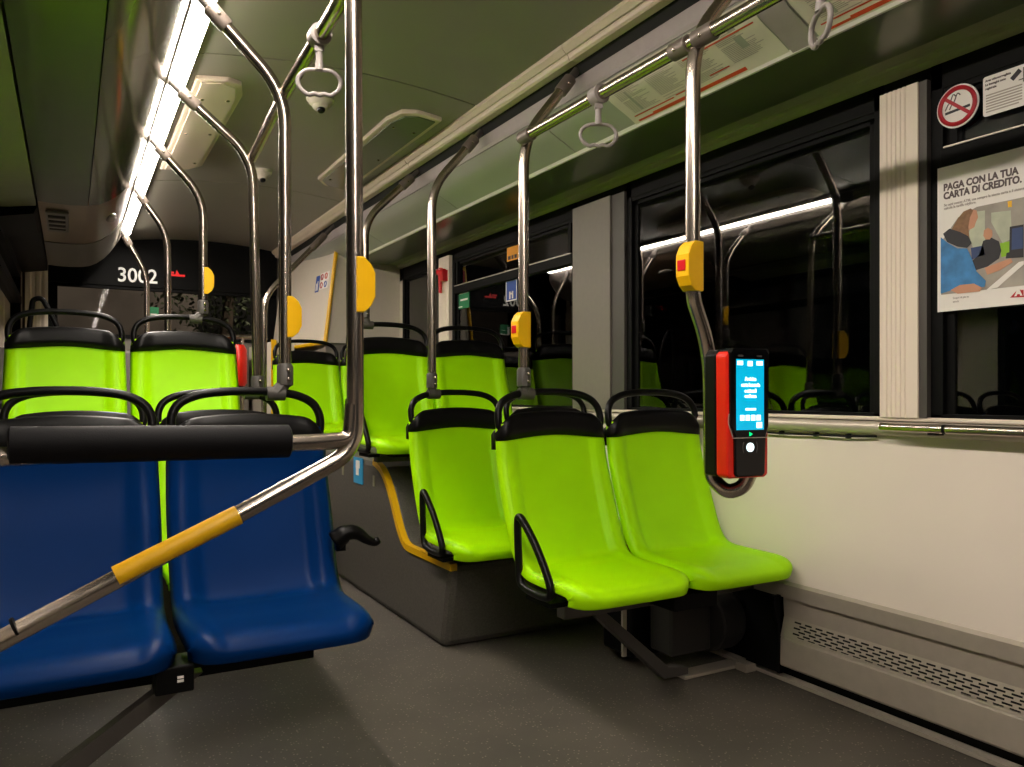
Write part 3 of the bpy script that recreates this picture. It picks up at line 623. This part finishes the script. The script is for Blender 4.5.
bm = BM(); box(bm, -.052, .052, -.0422, -.0405, -.0575, -.0555); obj('chrome_line', bm, 'satin', t, world=False)
bm = BM(); tube(bm, [(0, -.041, -.079), (0, -.0435, -.079)], .0105, 20); obj('reader_light', bm, 'scrw', t, world=False)
for s_ in (-1, 1):
    bm = BM(); tube(bm, [(s_*(.017+.004*math.cos(a)), -.0415, -.079+.013*math.sin(a)) for a in [i*.4-1.2 for i in range(7)]], .0012, 6); obj('contactless_mark', bm, 'clampgrey', t, world=False)
    bm = BM(); tube(bm, catmull([(s_*.0565, -.036, .0), (s_*.058, -.036, -.022), (s_*.051, -.038, -.045), (s_*.048, -.038, -.054)], 4), .0014, 6); obj('chrome_line', bm, 'satin', t, world=False)
bm = BM(); ext(bm, [(-.002, -.053), (-.002, -.043), (.007, -.048)], -.0428, -.041); obj('green_arrow', bm, 'scrg', t, world=False)
for x_ in (-.035, .02):
    bm = BM(); box(bm, x_, x_+.014, -.0428, -.0412, .134, .138); obj('brand_mark', bm, 'clampgrey', t, world=False)

# ---------------------------------------------------------------- hanging straps
def strap(x, y, zr, rz, label):
    t = empty('hanging_strap', (x, y, zr), label, 'strap', 'hanging strap handles', None, rz)
    bm = BM()
    tube(bm, [(.0*1, -.020, 0), (0, -.018, 0), (0, .018, 0), (0, .020, 0)], [.021, .027, .027, .021], 20) if abs(math.sin(rz)) < .01 else None
    q = Matrix.Rotation(-rz, 4, 'Z')
    if not bm.verts: tube(bm, [q @ Vector(p) for p in ((0, -.020, 0), (0, -.018, 0), (0, .018, 0), (0, .020, 0))], [.021, .027, .027, .021], 20)
    box(bm, -.011, .011, -.010, .010, -.040, -.015); obj('rail_clip', bm, 'strap', t, world=False, smooth=True)
    bm = BM(); tube(bm, [(0, 0, -.030), (0, 0, -.055), (0, 0, -.085)], [.0095, .0085, .011], 12); obj('stem', bm, 'strap', t, world=False, smooth=True)
    bm = BM(); pts = catmull([(0, 0, -.083), (-.030, 0, -.086), (-.050, 0, -.104), (-.048, 0, -.128), (-.028, 0, -.145), (-.012, 0, -.142), (0, 0, -.146), (.012, 0, -.142), (.028, 0, -.145), (.048, 0, -.128), (.050, 0, -.104), (.030, 0, -.086), (0, 0, -.083)], 4)[:-1]
    tube(bm, pts, .0056, 10, closed=True); obj('grip_loop', bm, 'strap', t, world=False, smooth='all')
strap(.536, 1.92, 1.855, -.35, 'grey strap handle hanging above the dome camera near the thick pole')
strap(1.313, 1.83, 1.825, -.45, 'grey strap handle hanging beside the end of the information panel')
strap(1.313, 1.07, 1.825, 1.05, 'grey strap handle seen edge-on in front of the grey belt between information panels')

# ---------------------------------------------------------------- ceiling fittings
def dome(x, y, r, label):
    z = zc(x); t = empty('dome_camera', (x, y, z-.001), label, 'camera')
    bm = BM(); tube(bm, [(x, y, z), (x, y, z-.016), (x, y, z-.020), (x, y, z-.028), (x, y, z-.036)], [r, r, r*.86, r*.82, r*.66], 28); obj('base', bm, 'cambody', t, smooth=True)
    bm = BM(); sphere(bm, (x, y, z-.036), r*.62, 1, 1, .7, 20); obj('body', bm, 'cambody', t, smooth='all')
    bm = BM(); sphere(bm, (x, y-r*.2, z-.054), r*.32, seg=14); obj('lens', bm, 'gloss', t, smooth='all')
dome(.897, 3.20, .056, 'cream dome camera on the ceiling just below the hanging strap'); dome(.915, 4.40, .05, 'cream dome camera further back on the ceiling, half behind a grab pole')
def hatch(x0, x1, y0, y1, label, tw, m, ms):
    t = empty('ceiling_hatch', ((x0+x1)/2, (y0+y1)/2, zc((x0+x1)/2)), label, 'hatch')
    ch = .10; inn = x1 if tw > 0 else x0
    def outl(g, zoff):
        o_ = x0+g if tw > 0 else x1-g; i_ = x1-g if tw > 0 else x0+g; s_ = -1 if tw > 0 else 1; c_ = ch-g*.4
        pts = [(o_, y0+g), (i_+s_*c_*.8, y0+g), (i_+s_*.25*c_, y0+g+c_*.4), (i_, y0+g+c_*1.6), (i_, y1-g-c_*.8), (i_+s_*c_*.6, y1-g), (o_, y1-g)]
        return [(a, b_, zc(a)-zoff) for a, b_ in pts]
    def prism(bm, P, dz):
        A = [bm.verts.new(p) for p in P]; B = [bm.verts.new((p[0], p[1], p[2]-dz)) for p in P]; n = len(P)
        bm.faces.new(A); bm.faces.new(B[::-1])
        for i in range(n): bm.faces.new((A[i], B[i], B[(i+1) % n], A[(i+1) % n]))
    bm = BM(); prism(bm, outl(0, -.004), .022); obj('rim', bm, ms, t, bevel=.006)
    bm = BM(); prism(bm, outl(.022, .0175), .006); pn = obj('panel', bm, m, t, bevel=.002)
    for a in (.25, .75):
        for y in (y0+.2, (y0+y1)/2, y1-.16):
            xx = x0+(x1-x0)*a; bm = BM(); sphere(bm, (xx, y, zc(xx)-.0245), .008, 1, 1, .5); obj('screw', bm, 'steel', pn, smooth=True)
hatch(.405, .60, 3.10, 4.43, 'beige ceiling hatch with screws beside the glowing light strip', 1, 'cove', 'cove')
hatch(1.205, 1.40, 3.10, 4.43, 'dark ceiling hatch with pale rim near the black slot', -1, 'underside', 'cove')

# duct end fittings
t = empty('duct_speaker', (.0, 4.55, 1.87), 'dark louvred outlet in the bronze end of the overhead duct', 'vent')
bm = BM(); box(bm, -.105, -.005, 4.42, 4.92, 1.855, 1.868); obj('frame', bm, 'ductend', t, bevel=.004)
bm = BM(); box(bm, -.095, -.02, 4.48, 4.86, 1.853, 1.857); 
obj('recess', bm, 'void', t)
for k in range(3):
    bm = BM(); box(bm, -.095, -.02, 4.53+.11*k, 4.565+.11*k, 1.848, 1.858); obj('louvre', bm, 'alu', t)
bm = BM(); sphere(bm, (.19, 4.75, 1.93), .05, .6, 1.6, .5); setp(recentre(obj('reading_lamp', bm, 'alu', smooth='all')), 'small metallic lamp bump on the curved duct end near the light strip', 'lamp')

# ---------------------------------------------------------------- rear cabinet and wall panels
t = empty('engine_cabinet', (1.8, 5.95, .67), 'tall white engine cabinet with yellow edges in the rear corner by the window wall', 'cabinet')
z0, z1 = 1.335, 2.09
def xf(y, z):
    f = (z-z0)/(z1-z0); return 1.546+.092*f-.09*(y-5.40)/1.2
bm = BM(); vs = [bm.verts.new(p) for p in ((xf(5.4, z0), 5.4, z0), (xf(5.4, z1), 5.4, z1), (XR-.001, 5.4, z1), (XR-.001, 5.4, z0), (xf(6.62, z0), 6.62, z0), (xf(6.62, z1), 6.62, z1), (XR-.001, 6.62, z1), (XR-.001, 6.62, z0))]
for f in ((0, 1, 2, 3), (4, 7, 6, 5), (0, 4, 5, 1), (1, 5, 6, 2), (3, 2, 6, 7), (0, 3, 7, 4)): bm.faces.new([vs[i] for i in f])
obj('body', bm, 'cream', t)
bm = BM()
tube(bm, [(xf(5.4, z0), 5.395, z0), (xf(5.4, z1), 5.395, z1)], .014, 8); tube(bm, [(xf(5.4, z0), 5.395, z0), (xf(6.62, z0), 6.62, z0)], .014, 8); obj('edge_strip', bm, 'yellowb', t)
bm = BM(); box(bm, 1.56, XR-.002, 5.42, 6.62, .67, z0); obj('lower_body', bm, 'rearw', t)
# pictograms on the slanted face
def onface(y, z, off=.004): return (xf(y, z)-off, y, z)
def facequad(bm, y0, y1, za, zb, off):
    vs = [bm.verts.new(onface(y, z, o_)) for o_ in (off, off-.002) for y, z in ((y0, za), (y1, za), (y1, zb), (y0, zb))]
    for f in ((0, 1, 2, 3), (7, 6, 5, 4), (0, 4, 5, 1), (1, 5, 6, 2), (2, 6, 7, 3), (3, 7, 4, 0)): bm.faces.new([vs[i] for i in f])
s = empty('pictogram_sign', (1.60, 5.6, 1.7), 'blue, red and white priority pictogram stickers on the white engine cabinet', 'sign')
bm = BM(); facequad(bm, 5.66, 5.73, 1.72, 1.84, .004); obj('blue_square', bm, 'signblue', s)
bm = BM(); facequad(bm, 5.675, 5.69, 1.73, 1.80, .0055); facequad(bm, 5.70, 5.715, 1.73, 1.77, .0055); facequad(bm, 5.675, 5.715, 1.765, 1.785, .0055); obj('pictogram', bm, 'white', s)
bm = BM(); facequad(bm, 5.47, 5.64, 1.73, 1.85, .004); obj('white_card', bm, 'white', s)
for yy, zz, cc in ((5.60, 1.82, 'sred'), (5.60, 1.76, 'sred'), (5.52, 1.82, 'orange'), (5.52, 1.76, 'signblue')):
    bm = BM(); tube(bm, [onface(yy+.020*math.cos(a*.63), zz+.02*math.sin(a*.63), .006) for a in range(10)], .0035, 6, closed=True); obj('round_symbol', bm, cc, s)
t = empty('rear_cabinet', (1.45, 6.2, .335), 'low pinkish cabinet with a yellow corner strip behind the far green seat', 'cabinet')
bm = BM(); box(bm, 1.27, 1.43, 5.78, 6.62, .669, 1.358); obj('body', bm, 'cream', t, bevel=.004)
bm = BM(); box(bm, 1.262, 1.298, 5.768, 5.782, .669, 1.37); obj('corner_strip', bm, 'yellowb', t)
t = empty('rear_bench_back', (.5, 6.5, .335), 'grey moulded panel below the rear window behind the red case', 'panel')
bm = BM(); box(bm, XL+.01, 1.235, 6.42, 6.66, .336, 1.30); obj('body', bm, 'rearw', t, bevel=.02)
bm = BM(); box(bm, 1.02, 1.10, 6.395, 6.42, .95, 1.2); box(bm, 1.13, 1.2, 6.395, 6.42, 1.0, 1.18); obj('fitting', bm, 'clampgrey', t, bevel=.01)
# black grab loop by the left pillar
t = empty('grab_loop', (-.17, 5.15, 1.2), 'small black grab loop by the cream pillar behind the wall-side raised seat', 'handle')
a = on_y(29, 330, 5.1); b_ = on_y(33, 299, 5.1); c_ = on_y(42, 298, 5.1); d_ = on_y(50, 312, 5.1); 
bm = BM(); tube(bm, fillet([(a.x, 5.1, .336), a, b_, c_, d_, (d_.x+.05, 5.1, d_.z-.12), (d_.x+.05, 5.1, .336)], .05, 6), .014, 12); obj('loop_tube', bm, 'black', t, smooth=True)

# ---------------------------------------------------------------- writing and signs
s = empty('fleet_number', (.32, YR-.031, 1.84), 'white illuminated 3002 fleet number with red mark on the black rear header', 'sign')
p0 = on_y(117, 281, YR-.032)
text('digits', '3002', .152, 'digits', tuple(p0), REARW, s, 'LEFT', .93, .002)
p = on_y(167, 277, YR-.032)
bm = BM(); box(bm, p.x+.01, p.x+.13, YR-.0335, YR-.0305, p.z+.010, p.z+.026); box(bm, p.x, p.x+.05, YR-.0335, YR-.0305, p.z+.03, p.z+.045); ext(bm, [(p.x+.06, p.z+.026), (p.x+.09, p.z+.026), (p.x+.07, p.z+.06)], YR-.0335, YR-.0305); obj('red_mark', bm, 'digred', s)
def flat(name, y0, y1, za, zb, m, parent=None, x=XR-.004, th=.003, **k):
    bm = BM(); box(bm, x-th, x, y0, y1, za, zb); return obj(name, bm, m, parent, **k)
# emergency exit on rear window
a = on_y(145, 318, YR-.02); b_ = on_y(159, 307, YR-.02)
s = empty('exit_sign', tuple(a), 'green emergency exit sticker on the rear window', 'sign')
bm = BM(); box(bm, a.x, b_.x, YR+.004, YR+.008, a.z, b_.z); obj('plate', bm, 'signgreen', s)
bm = BM(); box(bm, a.x-.004, a.x+.02, YR+.002, YR+.004, a.z, b_.z-.02); box(bm, a.x, b_.x, YR+.002, YR+.004, a.z-.008, a.z); box(bm, a.x+.04, b_.x-.01, YR+.002, YR+.004, a.z+.03, a.z+.038); obj('print', bm, 'white', s)
# no smoking
X0 = XR-.0035
ctr = on_x(957.5, 106, X0); R = .058
s = empty('no_smoking_sign', tuple(ctr), 'round red and white no smoking sticker on the window beside the ribbed pillar', 'sign')
def disc(r, x0, x1, m, nm): 
    bm = BM(); tube(bm, [(x0, ctr.y, ctr.z), (x1, ctr.y, ctr.z)], r, 40); return obj(nm, bm, m, s)
disc(R, X0+.003, X0, 'white', 'backing')
bm = BM(); tube(bm, [(X0-.0006, ctr.y+.048*math.cos(i*math.pi/24), ctr.z+.048*math.sin(i*math.pi/24)) for i in range(48)], .0062, 6, closed=True, flat=.12 if False else 1); obj('red_ring', bm, 'sred', s)
bm = BM(); box(bm, -.0004, .0004, -.034, .034, -.0035, .0035, Matrix.Translation((X0-.0004, ctr.y, ctr.z-.010)) @ Matrix.Rotation(math.radians(-4), 4, 'X')); obj('cigarette', bm, 'pblack', s)
bm = BM()
for o_ in (0, .012): tube(bm, catmull([(X0-.0006, ctr.y+.034-o_, ctr.z-.004), (X0-.0006, ctr.y+.026-o_, ctr.z+.010), (X0-.0006, ctr.y+.020-o_, ctr.z+.016), (X0-.0006, ctr.y+.012-o_, ctr.z+.034), (X0-.0006, ctr.y+.004-o_, ctr.z+.028)], 4), .0016, 6)
obj('smoke', bm, 'txt', s)
bm = BM(); box(bm, -.0008, .0008, -.048, .048, -.0045, .0045, Matrix.Translation((X0-.0016, ctr.y, ctr.z)) @ Matrix.Rotation(math.radians(40), 4, 'X')); obj('red_bar', bm, 'sred', s)
# surveillance notice
s = empty('surveillance_notice', (X0, 1.14, 1.7), 'small white video surveillance notice on the window beside the no smoking sign', 'sign')
a = on_x(983, 78, X0)
y1_, zt, yb, zb_ = a.y, a.z, a.y-.108, a.z-.104
bm = BM(); cpoly = fillet([((yb+y1_)/2, zb_), (y1_, zb_), (y1_, zt), (yb, zt), (yb, zb_), ((yb+y1_)/2, zb_)], .008, 4)[:-1]; ext(bm, [(p.x, p.y) for p in cpoly], X0, X0+.003, 'x'); obj('plate', bm, 'white', s)
for i, tx in enumerate(('Area videosorvegliata', 'Le immagini sono', 'registrate')):
    text('lettering', tx, .0082, 'txt', (X0-.0004, y1_-.006, zt-.014-.0105*i), WALLR, s, 'LEFT', .9, .0003)
for i in range(7):
    flat('text_line', yb+.010+(.008 if i == 6 else 0), y1_-.008, zt-.052-.0072*i, zt-.0485-.0072*i, 'txtl', s, x=X0-.0001, th=.0006)
bm = BM(); box(bm, -.0006, .0006, -.015, .012, -.006, .006, Matrix.Translation((X0-.0008, yb+.026, zt-.022)) @ Matrix.Rotation(math.radians(-40), 4, 'X')); box(bm, X0-.0014, X0-.0002, yb+.006, yb+.0075, zt-.045, zt-.008); box(bm, X0-.0014, X0-.0002, yb+.006, yb+.018, zt-.038, zt-.036); obj('camera_symbol', bm, 'pblack', s)
# small signs on the third window
def onsmall(name, u0, u1, va, vb, m, label, marks):
    a = on_x(u0, va, XR+.014); b_ = on_x(u1, vb, XR+.014)
    y0, y1 = min(a.y, b_.y), max(a.y, b_.y); zt_, zb2 = a.z, a.z-(a.y*CT+XR*ST)/F*(vb-va)
    s = empty(name, (XR+.01, (y0+y1)/2, zb2), label, 'sign')
    flat('plate', y0, y1, zb2, zt_, m, s, x=XR+.017)
    for (fa, fb, ga, gb, mm) in marks: flat('print', y1-(y1-y0)*fb, y1-(y1-y0)*fa, zb2+(zt_-zb2)*ga, zb2+(zt_-zb2)*gb, mm, s, x=XR+.0138, th=.0006)
onsmall('exit_sign', 456, 469, 293, 310, 'signgreen', 'green and white emergency exit sticker on the side window under the transom bar', ((.04, .5, .08, .14, 'white'), (.04, .2, .1, .45, 'white'), (.3, .95, .84, .92, 'white'), (.35, .9, .45, .55, 'white')))
onsmall('seat_notice', 507, 518, 245, 262, 'sorange', 'orange and yellow notice on the upper side window', ((.1, .35, .08, .3, 'pblack'), (.42, .6, .08, .3, 'pblack'), (.68, .9, .08, .3, 'pblack'), (.1, .9, .84, .9, 'white')))
onsmall('priority_sign', 506, 517, 281, 302, 'signblue', 'blue priority seat sticker on the side window under the orange notice', ((0, 1, 0, .05, 'white'), (0, 1, .95, 1, 'white'), (0, .06, 0, 1, 'white'), (.94, 1, 0, 1, 'white'), (.3, .42, .1, .45, 'white'), (.55, .67, .1, .45, 'white'), (.3, .67, .3, .38, 'white')))
# red emergency hammer
t = empty('emergency_hammer', (2.065, 4.53, 1.62), 'red emergency hammer on the narrow white pillar', 'hammer')
p = on_x(441, 268, 2.06)
bm = BM(); tube(bm, [(2.055, p.y, p.z), (2.055, p.y, p.z-.16)], [.016, .011], 12); obj('handle', bm, 'redbtn', t, smooth=True)
bm = BM(); tube(bm, [(2.055, p.y+.05, p.z-.02), (2.055, p.y-.06, p.z-.03)], .018, 12); box(bm, 2.04, 2.076, p.y-.07, p.y-.02, p.z-.09, p.z-.02); obj('head', bm, 'redbtn', t, smooth=True)
# poster on the nearest window
XP = XR-.005
def pp(x, y): q_ = on_x(930+x/4.266, 140+y/4.261, XP); return q_
PY1 = pp(32, 0).y; PY0 = PY1-.60; PZ1, PZ0 = 1.597, 1.1995
s = empty('advert_poster', (XP, (PY0+PY1)/2, PZ0), 'white advert poster showing a woman in a blue jacket, on the nearest side window', 'poster')
bm = BM(); box(bm, XP, XP+.002, PY0, PY1, PZ0, PZ1); obj('sheet', bm, 'white', s)
for bx, by, tx in ((58, 218, 'PAGA CON LA TUA'), (58, 254, 'CARTA DI CREDITO.')):
    q_ = pp(bx, by); text('headline', tx, .0262, 'txt', (XP-.0005, q_.y, q_.z), WALLR, s, 'LEFT', .84, .0011)
q_ = pp(60, 284); text('subline', 'Su ogni mezzo ATM, usa sempre la stessa carta e il sistema', .0098, 'txtl', (XP-.0005, q_.y, q_.z), WALLR, s, 'LEFT', .9, .0002)
q_ = pp(60, 298); text('subline', 'calcola la tariffa migliore.', .0098, 'txtl', (XP-.0005, q_.y, q_.z), WALLR, s, 'LEFT', .9, .0002)
def ppoly(name, pts, m, lay, par=None):
    bm = BM(); P = [pp(*p) for p in pts]; ext(bm, [(p.y, max(p.z, PZ0)) for p in P], XP-.0004*lay, XP-.0004*lay+.0004+.0001, 'x'); return obj(name, bm, m, par or s)
pic = empty('picture', (XP, (PY0+PY1)/2, PZ0)); pic.parent = s; pic.location = (0, 0, 0)
bm = BM(); za, zb_ = pp(48, 660).z, pp(48, 330).z; ztop = pp(200, 285).z
ext(bm, [(pp(48, 0).y, za), (pp(48, 0).y, pp(48, 435).z), (pp(120, 0).y, pp(120, 330).z), (pp(200, 0).y, ztop), (PY0+.02, ztop), (PY0+.02, za)], XP-.0005, XP, 'x'); obj('photo_ground', bm, 'pgrey', s)
ppoly('photo_window', [(200, 305), (235, 300), (235, 460), (190, 480), (165, 400)], 'plight', 2)
ppoly('photo_window', [(262, 310), (345, 300), (350, 420), (310, 440), (262, 350)], 'plight', 2)
ppoly('photo_seat', [(300, 440), (345, 430), (345, 490), (305, 500)], 'pgreen', 2)
ppoly('photo_man', [(228, 430), (262, 416), (295, 432), (305, 470), (295, 505), (245, 540), (180, 560), (175, 520), (210, 490)], 'pblack', 3)
ppoly('photo_man_head', [(232, 385), (248, 374), (266, 384), (268, 408), (256, 424), (238, 424), (229, 408)], 'skin', 4)
ppoly('photo_navy_arm', [(175, 460), (228, 450), (235, 490), (200, 500), (180, 510)], 'pnavy', 3)
ppoly('photo_woman_face', [(150, 315), (175, 295), (200, 300), (206, 330), (196, 352), (190, 372), (165, 385), (140, 375)], 'skin', 4)
ppoly('photo_woman_hair', [(95, 380), (120, 335), (145, 305), (175, 292), (186, 300), (172, 330), (165, 370), (172, 440), (160, 452), (140, 430), (100, 400)], 'hair', 5)
ppoly('photo_scarf', [(58, 400), (85, 378), (130, 392), (165, 410), (180, 440), (160, 460), (120, 455), (75, 435)], 'pblack', 6)
ppoly('photo_jacket', [(48, 415), (80, 440), (120, 462), (160, 462), (178, 500), (200, 560), (240, 600), (235, 625), (180, 635), (120, 632), (48, 655)], 'jacket', 6)
ppoly('photo_hand', [(90, 640), (130, 618), (190, 612), (225, 630), (215, 645), (120, 655)], 'skin', 7)
ppoly('photo_arm', [(235, 545), (300, 520), (345, 505), (355, 520), (300, 555), (245, 575)], 'skin', 4)
ppoly('photo_validator', [(342, 370), (401, 360), (401, 500), (325, 505), (328, 482), (340, 478)], 'pblack', 5)
ppoly('photo_validator_screen', [(352, 378), (398, 370), (398, 462), (350, 468)], 'pnavy', 6)
ppoly('photo_yellow', [(332, 262), (350, 258), (350, 285), (334, 288)], 'yellowb', 3)
ppoly('photo_rail', [(240, 640), (380, 520), (401, 515), (401, 530), (290, 628)], 'white', 3)
bpy.data.objects.remove(pic)
q_ = pp(98, 678); text('footer', 'Scopri di piu su', .0078, 'txtl', (XP-.0005, q_.y, q_.z), WALLR, s, 'LEFT', .9, .0001)
q_ = pp(98, 693); text('footer', 'atm.it', .0078, 'txtl', (XP-.0005, q_.y, q_.z), WALLR, s, 'LEFT', .9, .0001)
lg = ppoly('logo', [(342, 672), (372, 640), (401, 636), (440, 634), (440, 668)], 'sred', 2)
q_ = pp(364, 664); text('logo_text', 'ATM', .024, 'white', (XP-.0013, q_.y, q_.z), WALLR, s, 'LEFT', 1, .0012)

# information sheets on the frosted overhead panels
def curvept(t_, off):
    cps = [Vector(p) for p in catmull([(x, z, 0) for x, z in pcurve], 6)]
    L = [0]
    for i in range(1, len(cps)): L.append(L[-1]+(cps[i]-cps[i-1]).length)
    s_ = t_*L[-1]; i = 1
    while i < len(cps)-1 and L[i] < s_: i += 1
    f = (s_-L[i-1])/(L[i]-L[i-1]); p = cps[i-1].lerp(cps[i], f); tg = (cps[i]-cps[i-1]).normalized()
    return p.x+tg.y*off, p.y-tg.x*off
def patch(bm, t0, t1, y0, y1, off, n=5, sk=0):
    """thin curved patch hugging the panel; t from slot (0) to the lower edge (1)"""
    top = []; bot = []
    for i in range(n+1):
        t_ = t0+(t1-t0)*i/n; x, z = curvept(t_, off); x2, z2 = curvept(t_, off-.0006)
        top.append([bm.verts.new((x, y, z)) for y in (y0, y1)]); bot.append([bm.verts.new((x2, y, z2)) for y in (y0, y1)])
    for i in range(n):
        bm.faces.new((top[i][0], top[i][1], top[i+1][1], top[i+1][0])); bm.faces.new((bot[i][0], bot[i+1][0], bot[i+1][1], bot[i][1]))
        for q in (0, 1): bm.faces.new((top[i][q], top[i+1][q], bot[i+1][q], bot[i][q]))
    bm.faces.new((top[0][0], bot[0][0], bot[0][1], top[0][1])); bm.faces.new((top[n][0], top[n][1], bot[n][1], bot[n][0]))
def info(y1, y0, label, seed):
    rnd = random.Random(seed)
    s = empty('information_sheet', (1.65, (y0+y1)/2, 1.95), label, 'poster', 'transport information sheets on the overhead panels')
    bm = BM(); patch(bm, .02, .985, y0, y1, .0022, 14); obj('sheet', bm, 'mapgrey', s)
    bm = BM(); W_ = y1-y0
    for c in range(4):
        ya = y1-W_*(.06+.23*c); wdt = W_*.20; t_ = .22
        while t_ < .80:
            if rnd.random() < .85: patch(bm, t_, t_+.010, ya-wdt*rnd.uniform(.55, 1), ya, .0030, 1)
            t_ += .026
    obj('text_lines', bm, 'txtl', s)
    bm = BM(); patch(bm, .06, .15, y0+W_*.06, y1-W_*.02, .0030, 1); patch(bm, .90, .935, y1-W_*.16, y1-W_*.04, .0030, 1); patch(bm, .875, .935, y0+W_*.22, y1-W_*.16, .0031, 1)
    for a, l, t_ in ((.04, .30, .80), (.36, .16, .78), (.60, .12, .74), (.55, .42, .30)): patch(bm, t_, t_+.022, y1-W_*(a+l), y1-W_*a, .0031, 1)
    obj('red_bands', bm, 'orange', s)
    for a in ((.3, .75, y1-W_*.135, y1-W_*.12), (.25, .6, y0+W_*.12, y0+W_*.16)):
        bm = BM(); patch(bm, *a, .0031, 2); obj('grey_block', bm, 'panel', s)
info(2.175, 1.505, 'curved white information sheet with orange bars, behind the validator pole top', 1)
info(1.405, .76, 'curved white information sheet with orange bars beyond the grey belt, nearest the viewer', 2)
bm = BM(); patch(bm, .0, 1.0, 1.412, 1.498, .004, 14); o = obj('panel_belt', bm, 'lavender', smooth=True); setp(o, 'curved grey belt between the two information sheets', 'trim')

# ---------------------------------------------------------------- outside, seen through the rear window
bm = BM(); box(bm, -14, 16, YR+.6, 26, -.62, -.60); setp(obj('street', bm, 'asphalt'), kind='structure')
t = empty('street_facade', (-1, 15, -.6), 'dim grey plaster facade seen through the rear window', 'building')
bm = BM(); box(bm, -8, 3.2, 15, 15.5, -.6, 7); obj('wall', bm, 'facade', t)
for x in (-5.2, 2.0):
    bm = BM(); box(bm, x, x+1.1, 14.97, 15.0, .9, 2.9); obj('window', bm, 'dark', t)
t = empty('street_tree', (1.9, 12.0, -.6), 'leafy tree lit by a street lamp seen through the rear window', 'tree')
bm = BM(); tube(bm, [(1.9, 12, -.6), (1.95, 12, 1.6), (2.1, 12.1, 3)], [.14, .1, .05], 8); obj('trunk', bm, 'bark', t, smooth=True)
bm = BM()
for i in range(3200):
    a = random.uniform(0, 6.28); ph = math.acos(random.uniform(-1, 1)); r_ = 1.25*random.random()**.4
    c = Vector((2.0+r_*math.sin(ph)*math.cos(a), 12+r_*math.sin(ph)*math.sin(a), 2.9+1.1*r_*math.cos(ph)))
    Rm = Matrix.Rotation(random.uniform(0, 6.28), 3, (random.random(), random.random(), random.random()+.1)); k = .045
    bm.faces.new([bm.verts.new(c+Rm @ Vector(v)*k) for v in ((-1, 0, 0), (0, -.5, .1), (1, 0, 0), (0, .5, .1))])
obj('foliage', bm, 'leaf', t, fixn=False)
l = bpy.data.lights.new('street_lamp', 'POINT'); l.energy = 900; l.color = (1, .85, .65); l.shadow_soft_size = .2
lo = bpy.data.objects.new('street_lamp_light', l); C.objects.link(lo); lo.location = (3.2, 10.4, 5.0)
